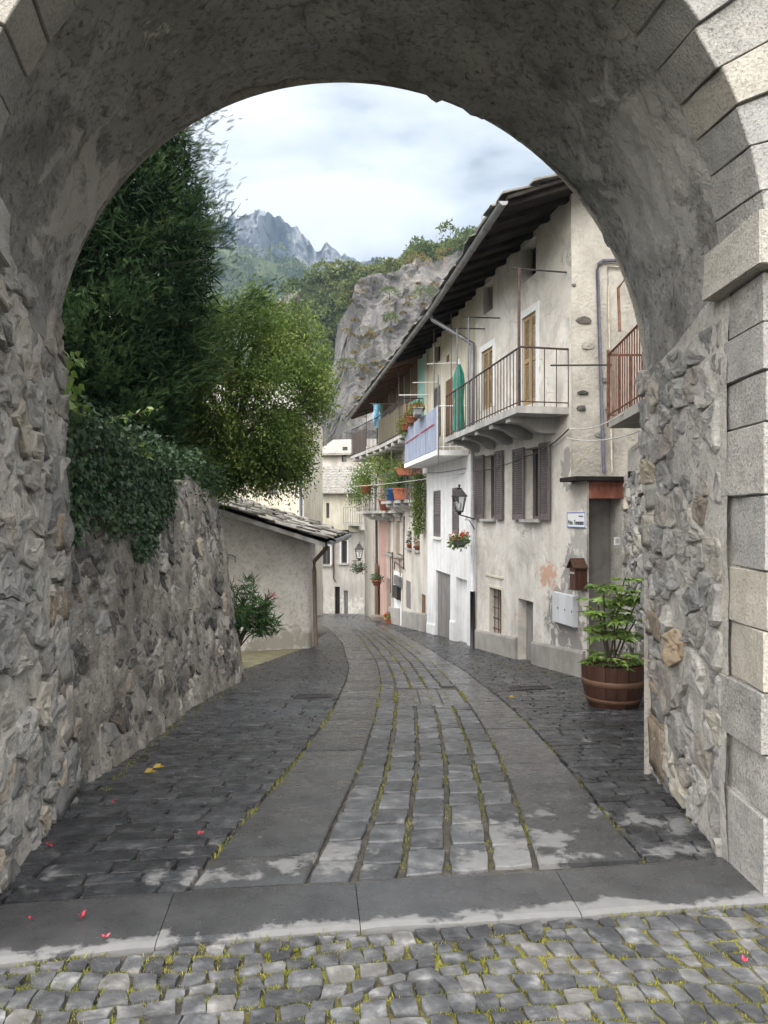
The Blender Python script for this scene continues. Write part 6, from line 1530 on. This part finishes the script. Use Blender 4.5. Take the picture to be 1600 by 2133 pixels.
# ------------------------------------------------------------------ cliff, hills and mountains
mat('cliff_rock', [(.22,(.08,.077,.079)),(.42,(.15,.144,.144)),(.6,(.225,.216,.211)),(.8,(.33,.315,.30))], scale=.16, bump=1.0, bscale=1.4, bdist=.8, detail=14, speck=[(.5,(.33,.25,.12),.35),(.25,(.07,.09,.035),.5)], dist=1.2, rough=(.85,1), stretch=(1,1,.45))
mat('peak_rock', [(.25,(.06,.063,.075)),(.5,(.125,.128,.142)),(.8,(.21,.21,.22))], scale=.012, bump=.8, bscale=.08, bdist=6, detail=10, speck=[(.02,(.05,.075,.03),.7)], rough=(.9,1), stretch=(1,1,.5))
mat('hill_ground', [(.3,(.04,.06,.02)),(.7,(.10,.11,.045))], scale=.1, rough=(.9,1), bump=.5, bscale=1)
def ridge(px, Y): q = np.array([P(a,b,Y) for a,b in px]); return lambda X: np.interp(X, q[:,0], q[:,2])
def crowns(centres, radii, per, size, mt, name, parent=None, squash=.75, **k):
    """leaf-clump crowns as one mass"""
    centres = np.array(centres); n = len(centres)*per; c = np.repeat(centres, per, 0); r = np.repeat(np.array(radii), per)
    v = dirs(n); v[:,2] = np.where(v[:,2] < -.3, -v[:,2], v[:,2]); bump_ = 1+.25*fbm(v*2+c, 1.2, 2)
    pos = c+v*(r*bump_*R3.uniform(.75,1.05,n))[:,None]*[1,1,squash]
    V, F = stamp([(0,-.4,0),(.5,-.1,.12),(1,.3,-.1),(.35,.5,.1)], [(0,1,2,3)], pos, rotmats(v+R3.normal(size=(n,3))*.7, R3.random(n)*6), R3.uniform(.7,1.3,n)*size)
    return fast_mesh(name, V, F, mt, parent, **k)
# big rock spur right of centre
YC = 125.0
top = ridge([(560,880),(660,800),(690,690),(700,640),(715,575),(760,565),(800,545),(850,520),(880,505),(930,500),(1010,478),(1100,440),(1250,380),(1500,330),(1900,300)], YC)
xs = np.linspace(-22, 95, 150); A = []
for x in xs:
    zt = float(top(x)); col_ = []
    for t in np.linspace(0, 1, 90):
        z = -9+(zt+9)*t; y = YC-9+14*t**1.3+2.5*math.sin(x*.23)+(8*math.exp(-((x+9)/5)**2))
        col_.append((x, y, z))
    for k in (4,10,20,40,80): col_.append((x, col_[89][1]+k, zt+k*.18))
    A.append(col_)
A = np.array(A)
f1 = fbm(A*[1,1,.55], .09, 6, .55); f2 = fbm(A*[1,1,.5]+[0,0,0], .35, 4, .55)
A[...,1] += -f1*4.5-f2*1.4; A[...,0] += fbm(A+40, .12, 4)*1.6; A[...,2] += f2*.6*(A[...,2] > 0)
cliff = thing('cliff', 'grey rock cliff with scrub on its ledges above the roofs', 'cliff'); m = MB(); m.grid(A, flip=True); m.build('rock', MT['cliff_rock'], cliff, smooth=False)
ctr = []; rad = []
for k in range(420):                              # scrub along the crest and shelf
    x = R3.uniform(-8, 45); zt = float(top(x)); yy = YC+6+R3.uniform(0,28)
    lowshelf = x < 8
    if lowshelf and R3.random() < .35: continue
    ctr.append((x, yy, zt+.4+(yy-YC-5)*.18+R3.uniform(-.6,.8))); rad.append(R3.uniform(.9,2.4)*(1 if x > 5 else .75))
crowns(ctr, rad, 130, .42, MT['hill_leaf'], 'crest_scrub', cliff, kind='stuff')
ctr = []; rad = []
for k in range(60): x = R3.uniform(-7,20); t = R3.uniform(.55,1.02); zt = float(top(x)); ctr.append((x, YC-8.5+13*t**1.3, -9+(zt+9)*t)); rad.append(R3.uniform(.3,.9))
crowns(ctr, rad, 90, .28, MT['hill_leaf_warm'], 'ledge_scrub', cliff, squash=.5, kind='stuff')
seat(cliff, (10, YC, -7))
for (x, y, r_, mt_, lb_) in ((722,762,1.5,'hill_leaf','round green bush clinging low on the cliff face'),(812,612,1.6,'hill_leaf','pale green bush on the cliff face near its top'),(884,615,1.9,'hill_leaf','dark green bush at the right of the cliff face'),(815,665,1.4,'hill_leaf','light bush in a cleft halfway up the cliff'),(770,700,.9,'hill_leaf_warm','tiny dry bush in the middle of the cliff face'),(870,548,2.2,'hill_leaf_warm','russet bush on the rock shelf below the crest')):
    q = P(x,y,YC-10); zt = float(top(q[0])); t = np.clip((q[2]+9)/(zt+9),0,1); yy = YC-9+14*t**1.3-3.0; q = P(x,y,yy)
    b_ = thing('cliff_bush', lb_, 'bush', 'bushes on the cliff'); crowns([q],[r_],420,.26,MT[mt_],'foliage',b_); MB().tube([q+[0,1.5,-.6], q+[0,.3,-.2]], .08, 5).build('stem', MT['bark'], b_); seat(b_, tuple(q))
rl = thing('railing', 'thin metal viewpoint railing on the hilltop behind the eaves', 'railing')
for k in range(7): q = P(1004+k*9,452-3*k,YC+12); MB().tube([q+[0,0,-1.4], q+[0,0,.2]], .07, 5).build('post', MT['iron_grey'], rl)
for dz in (.15,-.4,-.9): MB().tube([P(1004,452,YC+12)+[0,0,dz], P(1058,434,YC+12)+[0,0,dz]], .05, 5).build('rail', MT['iron_grey'], rl)
seat(rl, tuple(P(1030,460,YC+12)))
# wooded knoll behind the cliff, left
def hill(name, label, px, Y, depth, mt, nt_, rad, size, per, lm, warm=.0, ny=14, zlow=-8, amp=1.0, kind='structure', tree_label=None, xr=None):
    f = ridge(px, Y); x0, x1 = xr or (P(px[0][0],0,Y)[0], P(px[-1][0],0,Y)[0]); xs = np.linspace(x0, x1, 90); A = []
    for x in xs: A.append([(x, Y-depth+depth*(1-(1-t)**1.6), zlow+(float(f(x))-zlow)*t**.85) for t in np.linspace(0,1,40)]+[(x, Y+depth*k, float(f(x))-depth*.25*k*k) for k in (.3,.7,1.2)])
    A = np.array(A); A[...,2] += fbm(A, .08*60/depth, 4)*amp; A[...,1] += fbm(A+9, .06*60/depth, 4)*amp*2
    hl = MB().grid(A, flip=True).build(name, mt, smooth=True, kind=kind)
    ctr = []; rd = []
    for k in range(nt_):
        i = R3.integers(0,89); j = R3.integers(6,41); q = A[i,j]; ctr.append(q+R3.normal(size=3)*rad*.4); rd.append(rad*R3.uniform(.6,1.3))
    crowns(ctr, rd, per, size, MT[lm], tree_label[0], None, label=tree_label[1], cat='wood', kind='stuff')
    return hl
hill('knoll', '', [(540,780),(600,710),(612,630),(640,580),(690,562),(740,552),(790,545),(830,535),(870,525),(1000,500)], 170, 34, MT['hill_ground'], 620, 2.6, .75, 110, 'hill_leaf', tree_label=('knoll_wood','green wood covering the knoll left of the cliff'))
hill('rock_outcrop', '', [(560,690),(575,625),(590,612),(618,612),(640,650),(665,720)], 115, 8, MT['cliff_rock'], 16, .8, .3, 90, 'hill_leaf_warm', tree_label=('outcrop_scrub','dry scrub on the small rock outcrop over the trees'), amp=1.2)
hill('mountain_slope', '', [(-200,400),(200,460),(430,515),(480,540),(540,552),(620,565),(700,590),(780,620),(900,700),(1200,780)], 620, 260, MT['hill_ground'], 1500, 7.5, 2.6, 55, 'hill_leaf', tree_label=('mountain_wood','hazy blue-green forest on the mountain slope'), amp=9)
# craggy far peaks
YP = 1000.0
f = ridge([(-600,250),(100,330),(300,400),(440,455),(475,462),(490,455),(505,460),(522,450),(540,458),(556,464),(575,457),(600,466),(625,490),(645,505),(662,530),(672,515),(684,503),(700,514),(730,530),(800,560),(1000,640),(1400,700)], YP)
xs = np.linspace(-800, 400, 420); A = []
for x in xs:
    zt = float(f(x)); A.append([(x, YP-260*(1-t)**1.2, -10+(zt+10)*t) for t in np.linspace(0,1,80)]+[(x, YP+40, zt-30), (x, YP+200, zt-200)])
A = np.array(A); rr = 1-np.abs(fbm(A*[1,.7,.35], .022, 6, .55)); A[...,1] += (rr-.6)*-60; A[...,2] += (fbm(A*[1,0,0], .03, 5, .6)*9+np.abs(fbm(A*[1,0,0]+7, .12, 3))*5-4)*np.clip((A[...,2])/400,0,1)
MB().grid(A, flip=True).build('mountain_peaks', MT['peak_rock'], kind='structure')
# air between the near street and the mountains
hz = bpy.data.materials.new('haze'); hz.use_nodes = True; N = hz.node_tree.nodes; N.clear(); o = N.new('ShaderNodeOutputMaterial'); v = N.new('ShaderNodeVolumePrincipled')
v.inputs['Color'].default_value = (.50,.72,1.0,1); v.inputs['Density'].default_value = .00027; v.inputs['Anisotropy'].default_value = 0.2; hz.node_tree.links.new(v.outputs[0], o.inputs['Volume'])
MB().box((-150,595,250), (800,655,262)).build('haze', hz, kind='stuff', label='pale blue haze filling the valley air', cat='haze')
